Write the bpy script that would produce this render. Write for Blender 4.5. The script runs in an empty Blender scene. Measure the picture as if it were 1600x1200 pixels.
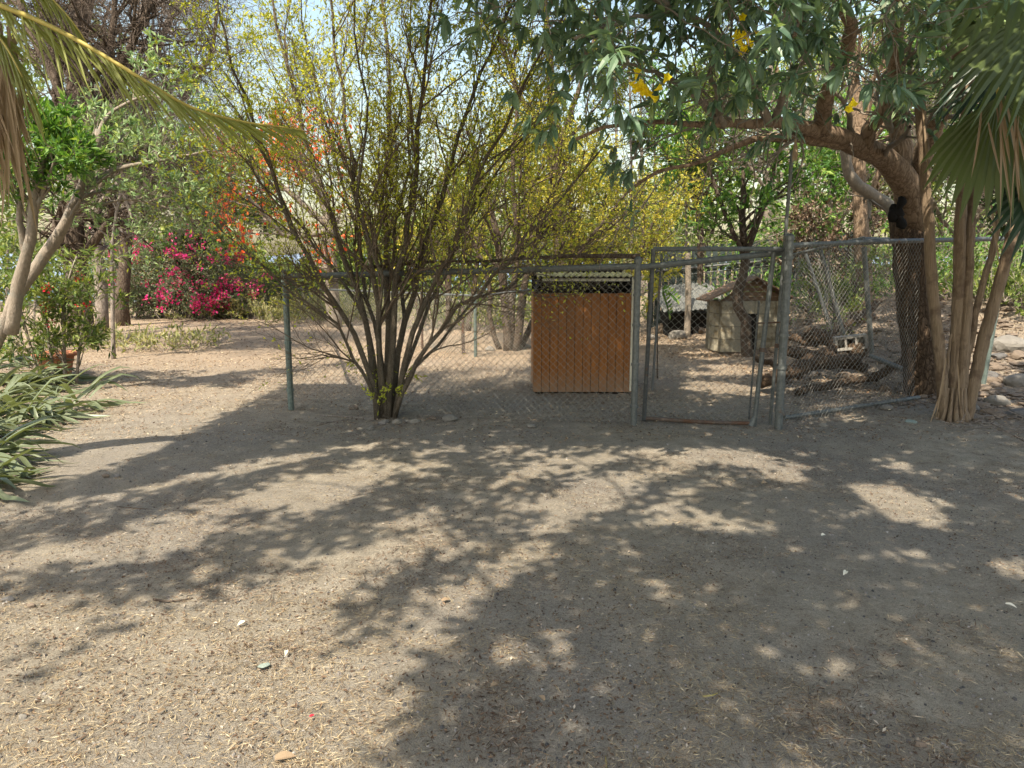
import bpy, math, random
import numpy as np
from mathutils import Vector, Matrix

random.seed(7)
R = np.random.default_rng(11)
scene = bpy.context.scene
COL = scene.collection

# ------------------------------------------------------------------ camera
CAM_H, PITCH, FPX = 1.6, math.radians(9.0), 1130.0
cam_data = bpy.data.cameras.new('camera')
cam_data.sensor_width = 36.0
cam_data.lens = FPX / 1600 * 36
cam_data.clip_start = 0.05
cam_data.clip_end = 8000
cam = bpy.data.objects.new('camera', cam_data)
COL.objects.link(cam)
cam.location = (0, 0, CAM_H)
cam.rotation_euler = (math.radians(90) - PITCH, 0, 0)
scene.camera = cam

# ------------------------------------------------------------------ light
SUN_EL = math.radians(55)
SUN_AZ = math.radians(205)           # compass-like, clockwise from +Y: behind the camera, a little to its left
to_sun = np.array([math.sin(SUN_AZ) * math.cos(SUN_EL), math.cos(SUN_AZ) * math.cos(SUN_EL), math.sin(SUN_EL)])
world = bpy.data.worlds.new('World')
scene.world = world
world.use_nodes = True
wn = world.node_tree.nodes
sky = wn.new('ShaderNodeTexSky')
sky.sky_type = 'NISHITA'
sky.sun_disc = False
sky.sun_elevation = SUN_EL
sky.sun_rotation = SUN_AZ
sky.dust_density = 3.0
sky.air_density = 1.8
sky.ozone_density = 1.0
bg = wn['Background']
bg.inputs['Strength'].default_value = 0.13
world.node_tree.links.new(sky.outputs[0], bg.inputs['Color'])
sun_data = bpy.data.lights.new('sun', 'SUN')
sun_data.energy = 4.8
sun_data.angle = math.radians(0.55)
sun_data.color = (1.0, 0.90, 0.73)
sun = bpy.data.objects.new('sun', sun_data)
COL.objects.link(sun)
sun.rotation_euler = Vector(to_sun.tolist()).to_track_quat('Z', 'Y').to_euler()
scene.view_settings.view_transform = 'Standard'
scene.view_settings.look = 'None'
scene.view_settings.gamma = 1
scene.view_settings.exposure = 1.13
scene.view_settings.use_curve_mapping = False

# ------------------------------------------------------------------ placing
cp, sp = math.cos(PITCH), math.sin(PITCH)

def ray(px, py):
    u, v = (px - 800) / FPX, (600 - py) / FPX
    return np.array([u, cp + v * sp, -sp + v * cp])

def at(px, py, Y):
    d = ray(px, py)
    return np.array([0, 0, CAM_H]) + d * (Y / d[1])

def G(px, py, z=0.0):
    d = ray(px, py)
    return np.array([0, 0, CAM_H]) + d * ((z - CAM_H) / d[2])

def proj(p):
    p = np.atleast_2d(p) - np.array([0, 0, CAM_H])
    dep = p[:, 1] * cp - p[:, 2] * sp
    up = p[:, 1] * sp + p[:, 2] * cp
    dep = np.where(dep < 0.05, 0.05, dep)
    return 800 + FPX * p[:, 0] / dep, 600 - FPX * up / dep

# ------------------------------------------------------------------ noise
def hash2(ix, iy, s=0):
    h = np.sin(ix * 127.1 + iy * 311.7 + s * 74.7) * 43758.5453
    return h - np.floor(h)

def vnoise(x, y, s=0):
    ix, iy = np.floor(x), np.floor(y)
    fx, fy = x - ix, y - iy
    fx = fx * fx * (3 - 2 * fx); fy = fy * fy * (3 - 2 * fy)
    a = hash2(ix, iy, s); b = hash2(ix + 1, iy, s); c = hash2(ix, iy + 1, s); d = hash2(ix + 1, iy + 1, s)
    return (a * (1 - fx) + b * fx) * (1 - fy) + (c * (1 - fx) + d * fx) * fy

def fbm(x, y, o=4, s=0):
    t, a, n = 0, 0.5, 0
    for i in range(o):
        t = t + a * vnoise(x, y, s + i); n += a
        x, y, a = x * 2.03, y * 2.03, a * 0.5
    return t / n

def sstep(a, b, x):
    t = np.clip((x - a) / (b - a), 0, 1)
    return t * t * (3 - 2 * t)

def gz(x, y):
    """height of the ground"""
    x = np.asarray(x, float); y = np.asarray(y, float)
    z = (fbm(x * 0.6, y * 0.6, 3, 1) - 0.5) * 0.07
    z = z * sstep(0.2, 2.5, np.hypot(x, y - 1))
    z = z + sstep(4.3, 8.5, x + (y - 11) * 0.12) * sstep(8.0, 12.5, y) * 1.15
    z = z + sstep(12, 22, y) * sstep(1.5, 5, x) * 0.4
    z = z - sstep(34, 120, y) * 9 - sstep(120, 900, y) * 24
    return z

def onground(px, py):
    d = ray(px, py)
    t = np.exp(np.linspace(0, math.log(60), 500)) * 1.2       # march along the line of sight
    Q = np.array([0, 0, CAM_H]) + d * t[:, None]
    f = Q[:, 2] - gz(Q[:, 0], Q[:, 1])
    i = int(np.argmax(f < 0)) if (f < 0).any() else len(t) - 1
    i = max(i, 1)
    u = f[i - 1] / (f[i - 1] - f[i] + 1e-9) if f[i] < 0 else 1
    p = Q[i - 1] * (1 - u) + Q[i] * u
    p[2] = float(gz(p[0], p[1]))
    return p

# ------------------------------------------------------------------ mesh helpers
def make_mesh(name, verts, polys, mat=None, smooth=False, mats=None, mat_index=None):
    """polys: list of (M,k) int arrays"""
    me = bpy.data.meshes.new(name)
    verts = np.asarray(verts, dtype=np.float32).reshape(-1, 3)
    me.vertices.add(len(verts))
    me.vertices.foreach_set('co', verts.ravel())
    polys = [np.asarray(p, dtype=np.int32) for p in polys if len(p)]
    nl = sum(p.size for p in polys); npo = sum(len(p) for p in polys)
    me.loops.add(nl)
    me.loops.foreach_set('vertex_index', np.concatenate([p.ravel() for p in polys]))
    me.polygons.add(npo)
    tot = np.concatenate([np.full(len(p), p.shape[1], np.int32) for p in polys])
    st = np.concatenate([[0], np.cumsum(tot)[:-1]]).astype(np.int32)
    me.polygons.foreach_set('loop_start', st)
    me.polygons.foreach_set('loop_total', tot)
    if not smooth:
        at_ = me.attributes.new('sharp_face', 'BOOLEAN', 'FACE')
        at_.data.foreach_set('value', np.ones(npo, dtype=bool))
    if mats:
        for m in mats: me.materials.append(m)
        me.polygons.foreach_set('material_index', np.asarray(mat_index, dtype=np.int32))
    elif mat:
        me.materials.append(mat)
    me.update(calc_edges=True)
    return me

class MB:
    def __init__(self):
        self.v, self.q, self.t, self.n = [], [], [], 0
    def add(self, v, q=None, t=None):
        v = np.asarray(v, float).reshape(-1, 3)
        if q is not None and len(q): self.q.append(np.asarray(q, int).reshape(-1, 4) + self.n)
        if t is not None and len(t): self.t.append(np.asarray(t, int).reshape(-1, 3) + self.n)
        self.v.append(v); self.n += len(v)
        return self
    def box(self, c, s, rot=None, taper=1.0, jit=0):
        x, y, z = np.asarray(s) / 2
        k = taper
        v = np.array([[-x, -y, -z], [x, -y, -z], [x, y, -z], [-x, y, -z], [-x * k, -y * k, z], [x * k, -y * k, z], [x * k, y * k, z], [-x * k, y * k, z]])
        if jit: v = v + R.normal(0, jit, v.shape)
        if rot is not None: v = v @ np.array(rot).T
        return self.add(v + np.asarray(c), [[0, 3, 2, 1], [4, 5, 6, 7], [0, 1, 5, 4], [1, 2, 6, 5], [2, 3, 7, 6], [3, 0, 4, 7]])
    def tubes(self, pts, rad, sides=5, cap=True, wob=0.0):
        """pts (N,K,3), rad (N,K)"""
        pts = np.asarray(pts, float); rad = np.asarray(rad, float)
        if pts.ndim == 2: pts = pts[None]; rad = np.broadcast_to(rad, (1, pts.shape[1])) if rad.ndim < 2 else rad
        N, K, _ = pts.shape
        if N == 0: return self
        tan = np.empty_like(pts)
        tan[:, 1:-1] = pts[:, 2:] - pts[:, :-2]
        tan[:, 0] = pts[:, 1] - pts[:, 0]; tan[:, -1] = pts[:, -1] - pts[:, -2]
        tan /= np.linalg.norm(tan, axis=2, keepdims=True) + 1e-9
        mean = pts[:, -1] - pts[:, 0]
        ax = np.where((np.abs(mean[:, 2:3]) > 0.8 * np.linalg.norm(mean, axis=1, keepdims=True)), np.array([[1., 0, 0]]), np.array([[0, 0, 1.]]))
        a = np.cross(tan, ax[:, None, :]); a /= np.linalg.norm(a, axis=2, keepdims=True) + 1e-9
        b = np.cross(tan, a)
        th = np.arange(sides) / sides * 2 * math.pi
        rr = rad[:, :, None] * np.ones(sides)
        if wob: rr = rr * (1 + R.normal(0, wob, rr.shape))
        v = pts[:, :, None, :] + rr[..., None] * (np.cos(th)[None, None, :, None] * a[:, :, None, :] + np.sin(th)[None, None, :, None] * b[:, :, None, :])
        idx = np.arange(N * K * sides).reshape(N, K, sides)
        nx = np.roll(idx, -1, axis=2)
        q = np.stack([idx[:, :-1], nx[:, :-1], nx[:, 1:], idx[:, 1:]], axis=-1).reshape(-1, 4)
        t = []
        if cap and sides >= 3:
            for j in range(1, sides - 1):
                t.append(np.stack([idx[:, -1, 0], idx[:, -1, j], idx[:, -1, j + 1]], -1))
                t.append(np.stack([idx[:, 0, 0], idx[:, 0, j + 1], idx[:, 0, j]], -1))
            t = np.concatenate(t)
        return self.add(v.reshape(-1, 3), q, t)
    def leaves(self, pos, d, nrm, L, W, wide=0.45, fold=0.15, seg=1, droop=0.0):
        """pos,d,nrm (N,3), L,W (N,). seg=1: kite of two triangles; seg>1: folded blade"""
        N = len(pos)
        if N == 0: return self
        d = d / (np.linalg.norm(d, axis=1, keepdims=True) + 1e-9)
        s = np.cross(d, nrm); s /= np.linalg.norm(s, axis=1, keepdims=True) + 1e-9
        n = np.cross(s, d)
        L = np.broadcast_to(L, N)[:, None]; W = np.broadcast_to(W, N)[:, None]
        if seg == 1:
            m = pos + d * L * wide + n * W * fold
            v = np.stack([pos, m + s * W * .5, pos + d * L - n * L * droop, m - s * W * .5], 1)
            b = np.arange(N)[:, None] * 4
            return self.add(v.reshape(-1, 3), None, np.concatenate([b + [0, 1, 2], b + [0, 2, 3]]))
        prof = {2: ([0, .5, 1], [.1, 1, 0.05]), 3: ([0, .3, .68, 1], [.12, .95, .85, .03]), 4: ([0, .25, .5, .78, 1], [.5, .9, 1, .65, .03])}[seg]
        rows = []
        for u, w in zip(*prof):
            c = pos + d * L * (u * (1 - droop * .3 * u)) - n * L * droop * u * u
            rows.append(np.stack([c - s * W * .5 * w + n * W * fold * w, c, c + s * W * .5 * w + n * W * fold * w], 1))
        v = np.stack(rows, 1)  # N,seg+1,3,3
        idx = np.arange(N * (seg + 1) * 3).reshape(N, seg + 1, 3)
        q = np.stack([idx[:, :-1, :-1], idx[:, :-1, 1:], idx[:, 1:, 1:], idx[:, 1:, :-1]], -1).reshape(-1, 4)
        return self.add(v.reshape(-1, 3), q)
    def grid(self, P):
        """P (a,b,3)"""
        a, b, _ = P.shape
        idx = np.arange(a * b).reshape(a, b)
        q = np.stack([idx[:-1, :-1], idx[:-1, 1:], idx[1:, 1:], idx[1:, :-1]], -1).reshape(-1, 4)
        return self.add(P.reshape(-1, 3), q)
    def rock(self, c, s, seed=0, n=2):
        v, f = ICO[n]
        rg = np.random.default_rng(seed)
        k = rg.normal(0, 1, (7, 3)); k /= np.linalg.norm(k, axis=1, keepdims=True)
        h = rg.uniform(.55, .9, 7)
        w = v.copy()
        for kk, hh in zip(k, h):   # chop with planes, so that it has facets
            dd = w @ kk
            w = w - np.clip(dd - hh, 0, None)[:, None] * kk
        w = w * (1 + rg.normal(0, .025, (len(w), 1)))
        return self.add(w * np.asarray(s) + np.asarray(c), None, f)
    def mesh(self, name, mat, smooth=False):
        v = np.concatenate(self.v)
        ps = []
        if self.q: ps.append(np.concatenate(self.q))
        if self.t: ps.append(np.concatenate(self.t))
        return make_mesh(name, v, ps, mat, smooth)
    def build(self, name, mat, parent=None, smooth=False, loc=None):
        if loc is not None:
            for i in range(len(self.v)): self.v[i] = self.v[i] - np.asarray(loc)
        o = bpy.data.objects.new(name, self.mesh(name, mat, smooth))
        COL.objects.link(o)
        if loc is not None: o.location = loc
        if parent is not None:
            o.parent = parent
            if parent.type == 'EMPTY' and loc is None:
                o.location = -Vector(base_of(parent))   # geometry is in world coordinates
        return o

def base_of(o):
    v = Vector((0, 0, 0))
    while o is not None:
        v += o.location; o = o.parent
    return v

def ico(n):
    t = (1 + 5 ** .5) / 2
    v = [(-1, t, 0), (1, t, 0), (-1, -t, 0), (1, -t, 0), (0, -1, t), (0, 1, t), (0, -1, -t), (0, 1, -t), (t, 0, -1), (t, 0, 1), (-t, 0, -1), (-t, 0, 1)]
    f = [(0, 11, 5), (0, 5, 1), (0, 1, 7), (0, 7, 10), (0, 10, 11), (1, 5, 9), (5, 11, 4), (11, 10, 2), (10, 7, 6), (7, 1, 8), (3, 9, 4), (3, 4, 2), (3, 2, 6), (3, 6, 8), (3, 8, 9), (4, 9, 5), (2, 4, 11), (6, 2, 10), (8, 6, 7), (9, 8, 1)]
    v = [np.array(a) / np.linalg.norm(a) for a in v]
    for _ in range(n - 1):
        mid, nf = {}, []
        def m(a, b):
            k = (min(a, b), max(a, b))
            if k not in mid:
                p = v[a] + v[b]; v.append(p / np.linalg.norm(p)); mid[k] = len(v) - 1
            return mid[k]
        for a, b, c in f:
            x, y, z = m(a, b), m(b, c), m(c, a)
            nf += [(a, x, z), (b, y, x), (c, z, y), (x, y, z)]
        f = nf
    return np.array(v), np.array(f)
ICO = {1: ico(1), 2: ico(2), 3: ico(3)}

def tag(o, label=None, cat=None, group=None, kind=None):
    if label: o['label'] = label
    if cat: o['category'] = cat
    if group: o['group'] = group
    if kind: o['kind'] = kind
    return o

def thing(name, loc, label, cat, group=None):
    o = bpy.data.objects.new(name, None)
    o.empty_display_size = 0.2
    COL.objects.link(o)
    o.location = tuple(float(c) for c in loc)
    return tag(o, label, cat, group)

def copy_tree(o, parent=None):
    c = o.copy(); COL.objects.link(c)
    if parent is not None: c.parent = parent
    for ch in [x for x in o.children]:
        copy_tree(ch, c)
    return c

# ------------------------------------------------------------------ materials
def nodes(name):
    m = bpy.data.materials.new(name); m.use_nodes = True
    nt = m.node_tree
    b = nt.nodes['Principled BSDF']
    return m, nt, b

def ramp(nt, fac, stops):
    r = nt.nodes.new('ShaderNodeValToRGB')
    el = r.color_ramp.elements
    while len(el) < len(stops): el.new(0.5)
    for e, (p, c) in zip(el, stops):
        e.position = p; e.color = (*c, 1)
    nt.links.new(fac, r.inputs[0])
    return r.outputs[0]

def noise(nt, scale, detail=4, rough=.6, vec=None, stretch=None, dist=0):
    n = nt.nodes.new('ShaderNodeTexNoise')
    n.inputs['Scale'].default_value = scale; n.inputs['Detail'].default_value = detail
    n.inputs['Roughness'].default_value = rough; n.inputs['Distortion'].default_value = dist
    if stretch is not None:
        tc = nt.nodes.new('ShaderNodeTexCoord'); mp = nt.nodes.new('ShaderNodeMapping')
        mp.inputs['Scale'].default_value = stretch
        nt.links.new(tc.outputs['Object'], mp.inputs[0]); nt.links.new(mp.outputs[0], n.inputs['Vector'])
    else:
        tc = nt.nodes.new('ShaderNodeTexCoord'); nt.links.new(tc.outputs['Object'], n.inputs['Vector'])
    return n.outputs['Fac']

def mixc(nt, fac, a, b, mode='MIX'):
    m = nt.nodes.new('ShaderNodeMix'); m.data_type = 'RGBA'; m.blend_type = mode
    for sock, val in ((m.inputs[0], fac), (m.inputs[6], a), (m.inputs[7], b)):
        if isinstance(val, (int, float)): sock.default_value = val
        elif isinstance(val, tuple): sock.default_value = (*val, 1)
        else: nt.links.new(val, sock)
    return m.outputs[2]

def bump(nt, b, h, strength=.5, dist=.02):
    n = nt.nodes.new('ShaderNodeBump'); n.inputs['Strength'].default_value = strength; n.inputs['Distance'].default_value = dist
    nt.links.new(h, n.inputs['Height']); nt.links.new(n.outputs[0], b.inputs['Normal'])

def leaf_mat(name, stops, trans=.35, rough=.5, spec=.35):
    """colour varies from leaf to leaf"""
    m, nt, b = nodes(name)
    g = nt.nodes.new('ShaderNodeNewGeometry')
    c = ramp(nt, g.outputs['Random Per Island'], stops)
    b.inputs['Roughness'].default_value = rough
    b.inputs['Specular IOR Level'].default_value = spec
    nt.links.new(c, b.inputs['Base Color'])
    tr = nt.nodes.new('ShaderNodeBsdfTranslucent')
    tc = mixc(nt, 1.0, c, (1.35, 1.3, .55), 'MULTIPLY')
    nt.links.new(tc, tr.inputs[0])
    mx = nt.nodes.new('ShaderNodeMixShader'); mx.inputs[0].default_value = trans
    out = nt.nodes['Material Output']
    nt.links.new(b.outputs[0], mx.inputs[1]); nt.links.new(tr.outputs[0], mx.inputs[2]); nt.links.new(mx.outputs[0], out.inputs[0])
    return m

def bark_mat(name, c1, c2, scale=14, stretch=(1, 1, .25), bs=.8, bd=.03, spots=None):
    m, nt, b = nodes(name)
    f = noise(nt, scale, 6, .7, stretch=stretch, dist=.6)
    f2 = noise(nt, scale * .2, 3, .5)
    c = ramp(nt, f, [(.3, c1), (.68, c2)])
    c = mixc(nt, f2, c, tuple(x * .62 for x in c2))
    if spots:
        f3 = noise(nt, 5, 5, .6)
        c = mixc(nt, ramp(nt, f3, [(.52, (0, 0, 0)), (.62, (1, 1, 1))]), c, spots)
    nt.links.new(c, b.inputs['Base Color'])
    b.inputs['Roughness'].default_value = .9; b.inputs['Specular IOR Level'].default_value = .2
    if bd >= .03:
        vo = nt.nodes.new('ShaderNodeTexVoronoi'); vo.feature = 'DISTANCE_TO_EDGE'; vo.inputs['Scale'].default_value = scale * .9
        tc = nt.nodes.new('ShaderNodeTexCoord'); mp = nt.nodes.new('ShaderNodeMapping'); mp.inputs['Scale'].default_value = (1, 1, .35)
        nd = nt.nodes.new('ShaderNodeTexNoise'); nd.inputs['Scale'].default_value = scale * .5
        nt.links.new(tc.outputs['Object'], mp.inputs[0]); nt.links.new(mp.outputs[0], nd.inputs['Vector'])
        va = nt.nodes.new('ShaderNodeVectorMath'); va.operation = 'MULTIPLY_ADD'; va.inputs[1].default_value = (.25, .25, .25)
        nt.links.new(nd.outputs['Color'], va.inputs[0]); nt.links.new(mp.outputs[0], va.inputs[2]); nt.links.new(va.outputs[0], vo.inputs['Vector'])
        cr = ramp(nt, vo.outputs['Distance'], [(.0, (.45, .42, .4)), (.14, (1, 1, 1))])
        c = mixc(nt, .85, c, cr, 'MULTIPLY'); nt.links.new(c, b.inputs['Base Color'])
        ad = nt.nodes.new('ShaderNodeMath'); ad.operation = 'MULTIPLY_ADD'; ad.inputs[1].default_value = 2.0
        mn = nt.nodes.new('ShaderNodeMath'); mn.operation = 'MINIMUM'; mn.inputs[1].default_value = .2
        nt.links.new(vo.outputs['Distance'], mn.inputs[0]); nt.links.new(mn.outputs[0], ad.inputs[0]); nt.links.new(f, ad.inputs[2]); f = ad.outputs[0]
    bump(nt, b, f, bs, bd)
    return m

def metal_mat(name, c1, c2, rust=(.16, .07, .03), rustlvl=.62, rough=.55, metallic=.35):
    m, nt, b = nodes(name)
    f = noise(nt, 30, 5, .65); f2 = noise(nt, 4, 6, .7)
    c = ramp(nt, f, [(.3, c1), (.7, c2)])
    c = mixc(nt, ramp(nt, f2, [(rustlvl, (0, 0, 0)), (rustlvl + .1, (1, 1, 1))]), c, rust)
    nt.links.new(c, b.inputs['Base Color'])
    b.inputs['Roughness'].default_value = rough; b.inputs['Metallic'].default_value = metallic
    bump(nt, b, f, .2, .004)
    return m

def flat_mat(name, c, rough=.8, var=.25, scale=8, bs=.3, bd=.01):
    m, nt, b = nodes(name)
    f = noise(nt, scale, 5, .65)
    cc = ramp(nt, f, [(.25, tuple(x * (1 - var) for x in c)), (.75, tuple(min(1, x * (1 + var)) for x in c))])
    nt.links.new(cc, b.inputs['Base Color']); b.inputs['Roughness'].default_value = rough
    b.inputs['Specular IOR Level'].default_value = .25
    bump(nt, b, f, bs, bd)
    return m

def ground_mat():
    m, nt, b = nodes('dusty_soil')
    big = noise(nt, .55, 5, .6); mid = noise(nt, 5, 6, .7); fine = noise(nt, 60, 6, .75); grit = noise(nt, 240, 3, .8)
    c = ramp(nt, mid, [(.3, (.23, .195, .15)), (.5, (.34, .30, .24)), (.72, (.45, .40, .325))])
    c = mixc(nt, ramp(nt, big, [(.42, (0, 0, 0)), (.62, (1, 1, 1))]), c, mixc(nt, fine, (.19, .17, .145), (.39, .355, .31)))
    sp_ = ramp(nt, grit, [(.36, (.35, .33, .32)), (.5, (1, 1, 1)), (.66, (1.0, .98, .95)), (.74, (1.5, 1.45, 1.35))])
    c = mixc(nt, .8, c, sp_, 'MULTIPLY')
    f2 = ramp(nt, fine, [(.3, (.55, .5, .45)), (.55, (1, 1, 1))])
    c = mixc(nt, .7, c, f2, 'MULTIPLY')
    # reddish brown litter far off
    tc = nt.nodes.new('ShaderNodeTexCoord'); sx = nt.nodes.new('ShaderNodeSeparateXYZ'); nt.links.new(tc.outputs['Object'], sx.inputs[0])
    mr = nt.nodes.new('ShaderNodeMapRange'); mr.inputs[1].default_value = 7; mr.inputs[2].default_value = 14; nt.links.new(sx.outputs[1], mr.inputs[0])
    ml = nt.nodes.new('ShaderNodeMath'); ml.operation = 'MULTIPLY'; ml.inputs[1].default_value = .75; nt.links.new(mr.outputs[0], ml.inputs[0])
    c = mixc(nt, ml.outputs[0], c, mixc(nt, fine, (.13, .085, .055), (.48, .37, .26)))
    nt.links.new(c, b.inputs['Base Color'])
    b.inputs['Roughness'].default_value = .95; b.inputs['Specular IOR Level'].default_value = .15
    ad = nt.nodes.new('ShaderNodeMath'); ad.operation = 'MULTIPLY_ADD'; ad.inputs[1].default_value = .35
    nt.links.new(grit, ad.inputs[0]); nt.links.new(fine, ad.inputs[2])
    bump(nt, b, ad.outputs[0], .85, .02)
    return m

M = {}
M['ground'] = ground_mat()
M['galv'] = metal_mat('galvanised_pipe', (.085, .092, .09), (.165, .175, .17), rustlvl=.64)
M['galv_green'] = metal_mat('green_grey_pipe', (.09, .12, .11), (.18, .22, .20), rustlvl=.66)
M['galv_dark'] = metal_mat('dark_weathered_pipe', (.06, .064, .066), (.12, .125, .125), rustlvl=.6)
M['wire'] = metal_mat('galvanised_wire', (.14, .135, .12), (.28, .27, .24), rustlvl=.6, metallic=.4)
M['rust'] = metal_mat('rusty_pipe', (.08, .06, .05), (.13, .095, .075), rust=(.11, .055, .03), rustlvl=.5, metallic=.1, rough=.8)
M['straw'] = leaf_mat('dry_straw', [(0, (.10, .065, .04)), (.35, (.24, .17, .10)), (.75, (.42, .33, .20)), (1, (.62, .52, .36))], .1, .7, .2)
M['litter'] = leaf_mat('leaf_litter', [(0, (.05, .03, .02)), (.5, (.12, .075, .048)), (.85, (.24, .17, .115)), (1, (.45, .39, .32))], .08, .7, .25)
M['farlitter'] = leaf_mat('far_leaf_litter', [(0, (.07, .04, .025)), (.5, (.20, .13, .08)), (.85, (.38, .28, .18)), (1, (.60, .50, .36))], .08, .7, .25)
M['pebble'] = leaf_mat('pebbles', [(0, (.04, .04, .042)), (.5, (.11, .10, .095)), (.92, (.22, .20, .185)), (1, (.34, .32, .30))], 0.0, .8, .25)
M['shrub_leaf'] = leaf_mat('yellow_green_leaf', [(0, (.24, .28, .035)), (.45, (.45, .49, .06)), (.8, (.62, .64, .09)), (1, (.75, .68, .14))], .5)
M['yellow_leaf'] = leaf_mat('yellowing_leaf', [(0, (.17, .20, .035)), (.4, (.34, .35, .055)), (.8, (.54, .48, .07)), (1, (.58, .47, .08))], .45)
M['olive_leaf'] = leaf_mat('olive_leaf', [(0, (.06, .10, .03)), (.5, (.13, .19, .05)), (1, (.30, .34, .09))], .4)
M['green_leaf'] = leaf_mat('fresh_green_leaf', [(0, (.04, .10, .025)), (.5, (.09, .20, .04)), (.9, (.19, .33, .06)), (1, (.35, .42, .1))], .4)
M['dark_leaf'] = leaf_mat('dark_green_leaf', [(0, (.025, .06, .02)), (.5, (.05, .11, .03)), (1, (.12, .20, .05))], .35)
M['bell_leaf'] = leaf_mat('silvery_green_leaf', [(0, (.07, .13, .09)), (.5, (.13, .215, .14)), (.85, (.21, .31, .18)), (1, (.33, .44, .17))], .3, .38, .6)
M['pale_leaf'] = leaf_mat('pale_leaf', [(0, (.10, .17, .08)), (.5, (.2, .3, .13)), (1, (.42, .52, .28))], .35)
M['boug_leaf'] = leaf_mat('bougainvillea_leaf', [(0, (.06, .09, .045)), (.5, (.14, .20, .10)), (.85, (.25, .31, .18)), (1, (.40, .22, .2))], .3)
M['magenta'] = leaf_mat('magenta_bract', [(0, (.50, .015, .17)), (.6, (.78, .03, .30)), (1, (.85, .16, .36))], .4)
M['redflower'] = leaf_mat('red_flower', [(0, (.55, .01, .04)), (1, (.8, .06, .10))], .3)
M['orangeflower'] = leaf_mat('orange_flower', [(0, (.72, .07, .02)), (.6, (.85, .16, .04)), (1, (.9, .3, .1))], .4)
M['yellowflower'] = leaf_mat('yellow_flower', [(0, (.85, .62, .01)), (.5, (.92, .76, .02)), (1, (.95, .88, .12))], .4)
M['palm_leaf'] = leaf_mat('coconut_leaflet', [(0, (.07, .10, .025)), (.4, (.15, .18, .04)), (.8, (.32, .32, .07)), (1, (.55, .48, .18))], .35, .4, .5)
M['fan_leaf'] = leaf_mat('fan_palm_leaf', [(0, (.035, .065, .022)), (.5, (.075, .11, .035)), (.9, (.15, .18, .055)), (1, (.30, .28, .13))], .3, .4, .5)
M['darkfan'] = leaf_mat('deep_green_palm_leaf', [(0, (.012, .035, .022)), (1, (.03, .06, .035))], .15, .4, .5)
M['dead_leaf'] = leaf_mat('dead_palm_leaf', [(0, (.12, .08, .05)), (.5, (.28, .20, .13)), (1, (.50, .40, .29))], .15, .8, .2)
M['strap_leaf'] = leaf_mat('strap_leaf', [(0, (.035, .055, .03)), (.4, (.085, .115, .06)), (.75, (.19, .215, .125)), (1, (.46, .46, .32))], .25, .4, .5)
M['grass'] = leaf_mat('weeds', [(0, (.10, .13, .04)), (.5, (.25, .26, .10)), (1, (.42, .38, .2))], .35)
M['bark_shrub'] = bark_mat('shrub_bark', (.10, .078, .058), (.30, .25, .19), 40, spots=(.15, .13, .10))
M['bark_twig'] = bark_mat('twig_bark', (.09, .068, .048), (.25, .19, .14), 30, bs=.2)
M['bark_grey'] = bark_mat('pale_grey_bark', (.14, .115, .09), (.38, .32, .26), 26, (1, 1, .5), .8, .029, spots=(.21, .19, .16))
M['bark_tan'] = bark_mat('tan_bark', (.17, .115, .075), (.36, .26, .18), 16, (1, 1, .6), .6, .03)
M['bark_dark'] = bark_mat('rough_dark_bark', (.045, .03, .02), (.22, .15, .10), 20, (1, 1, .35), 1, .07)
M['bark_brown'] = bark_mat('brown_bark', (.06, .045, .035), (.17, .13, .10), 18)
M['bark_pale'] = bark_mat('pale_bare_twigs', (.16, .13, .11), (.36, .31, .27), 20, bs=.2)
M['stem_tan'] = bark_mat('fibrous_tan_stem', (.09, .058, .035), (.42, .31, .21), 55, (1, 1, .05), 1.0, .029, spots=(.16, .11, .075))
M['rachis'] = flat_mat('yellow_rachis', (.42, .34, .09), .5, .25)
M['orange_paint'] = None
M['stone'] = bark_mat('grey_stone', (0.122, 0.112, 0.097), (0.274, 0.252, 0.223), 9, (1, 1, 1), .6, .02)
M['stone_dark'] = bark_mat('dark_stone', (.07, .07, .07), (.18, .17, .165), 9, (1, 1, 1), .6, .02)
M['stone_green'] = bark_mat('greenish_stone', (.19, .24, .21), (.30, .35, .31), 9, (1, 1, 1), .5, .02)
M['stone_brown'] = bark_mat('brown_stone', (0.108, 0.079, 0.061), (0.238, 0.187, 0.144), 9, (1, 1, 1), .5, .02)
M['block'] = bark_mat('weathered_block', (.26, .23, .17), (.42, .38, .29), 14, (1, 1, 1), .3, .008, spots=(.18, .15, .10))
M['mortar'] = flat_mat('dark_mortar', (.16, .14, .10))
M['wood_old'] = bark_mat('old_roof_wood', (.12, .075, .05), (.30, .20, .14), 30, (.3, 1, 1), .6, .02)
M['wood_grey'] = bark_mat('grey_wood', (.2, .17, .14), (.42, .37, .31), 30, (1, 1, .12), .6, .02)
M['black'] = flat_mat('painted_darkness', (.012, .010, .009), .9)  # near-black colour puts the darkness inside and under things into their surfaces
M['tin_yellow'] = flat_mat('yellowed_sheet', (.55, .45, .18), .6, .3)
M['tin_grey'] = metal_mat('grey_sheet_metal', (.10, .105, .10), (.20, .20, .185), rustlvl=.6, metallic=.1)
M['tin_green'] = metal_mat('dark_green_sheet', (.022, .035, .035), (.05, .068, .066), rustlvl=.7, metallic=.1)
M['white_trim'] = flat_mat('off_white_trim', (.62, .58, .48), .7)
M['terracotta'] = flat_mat('terracotta', (.42, .17, .09), .8, .25)
M['soil'] = flat_mat('potting_soil', (.05, .035, .025), .95)
M['concrete'] = flat_mat('concrete_block_grey', (.30, .28, .25), .9, .3, 14)

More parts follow.
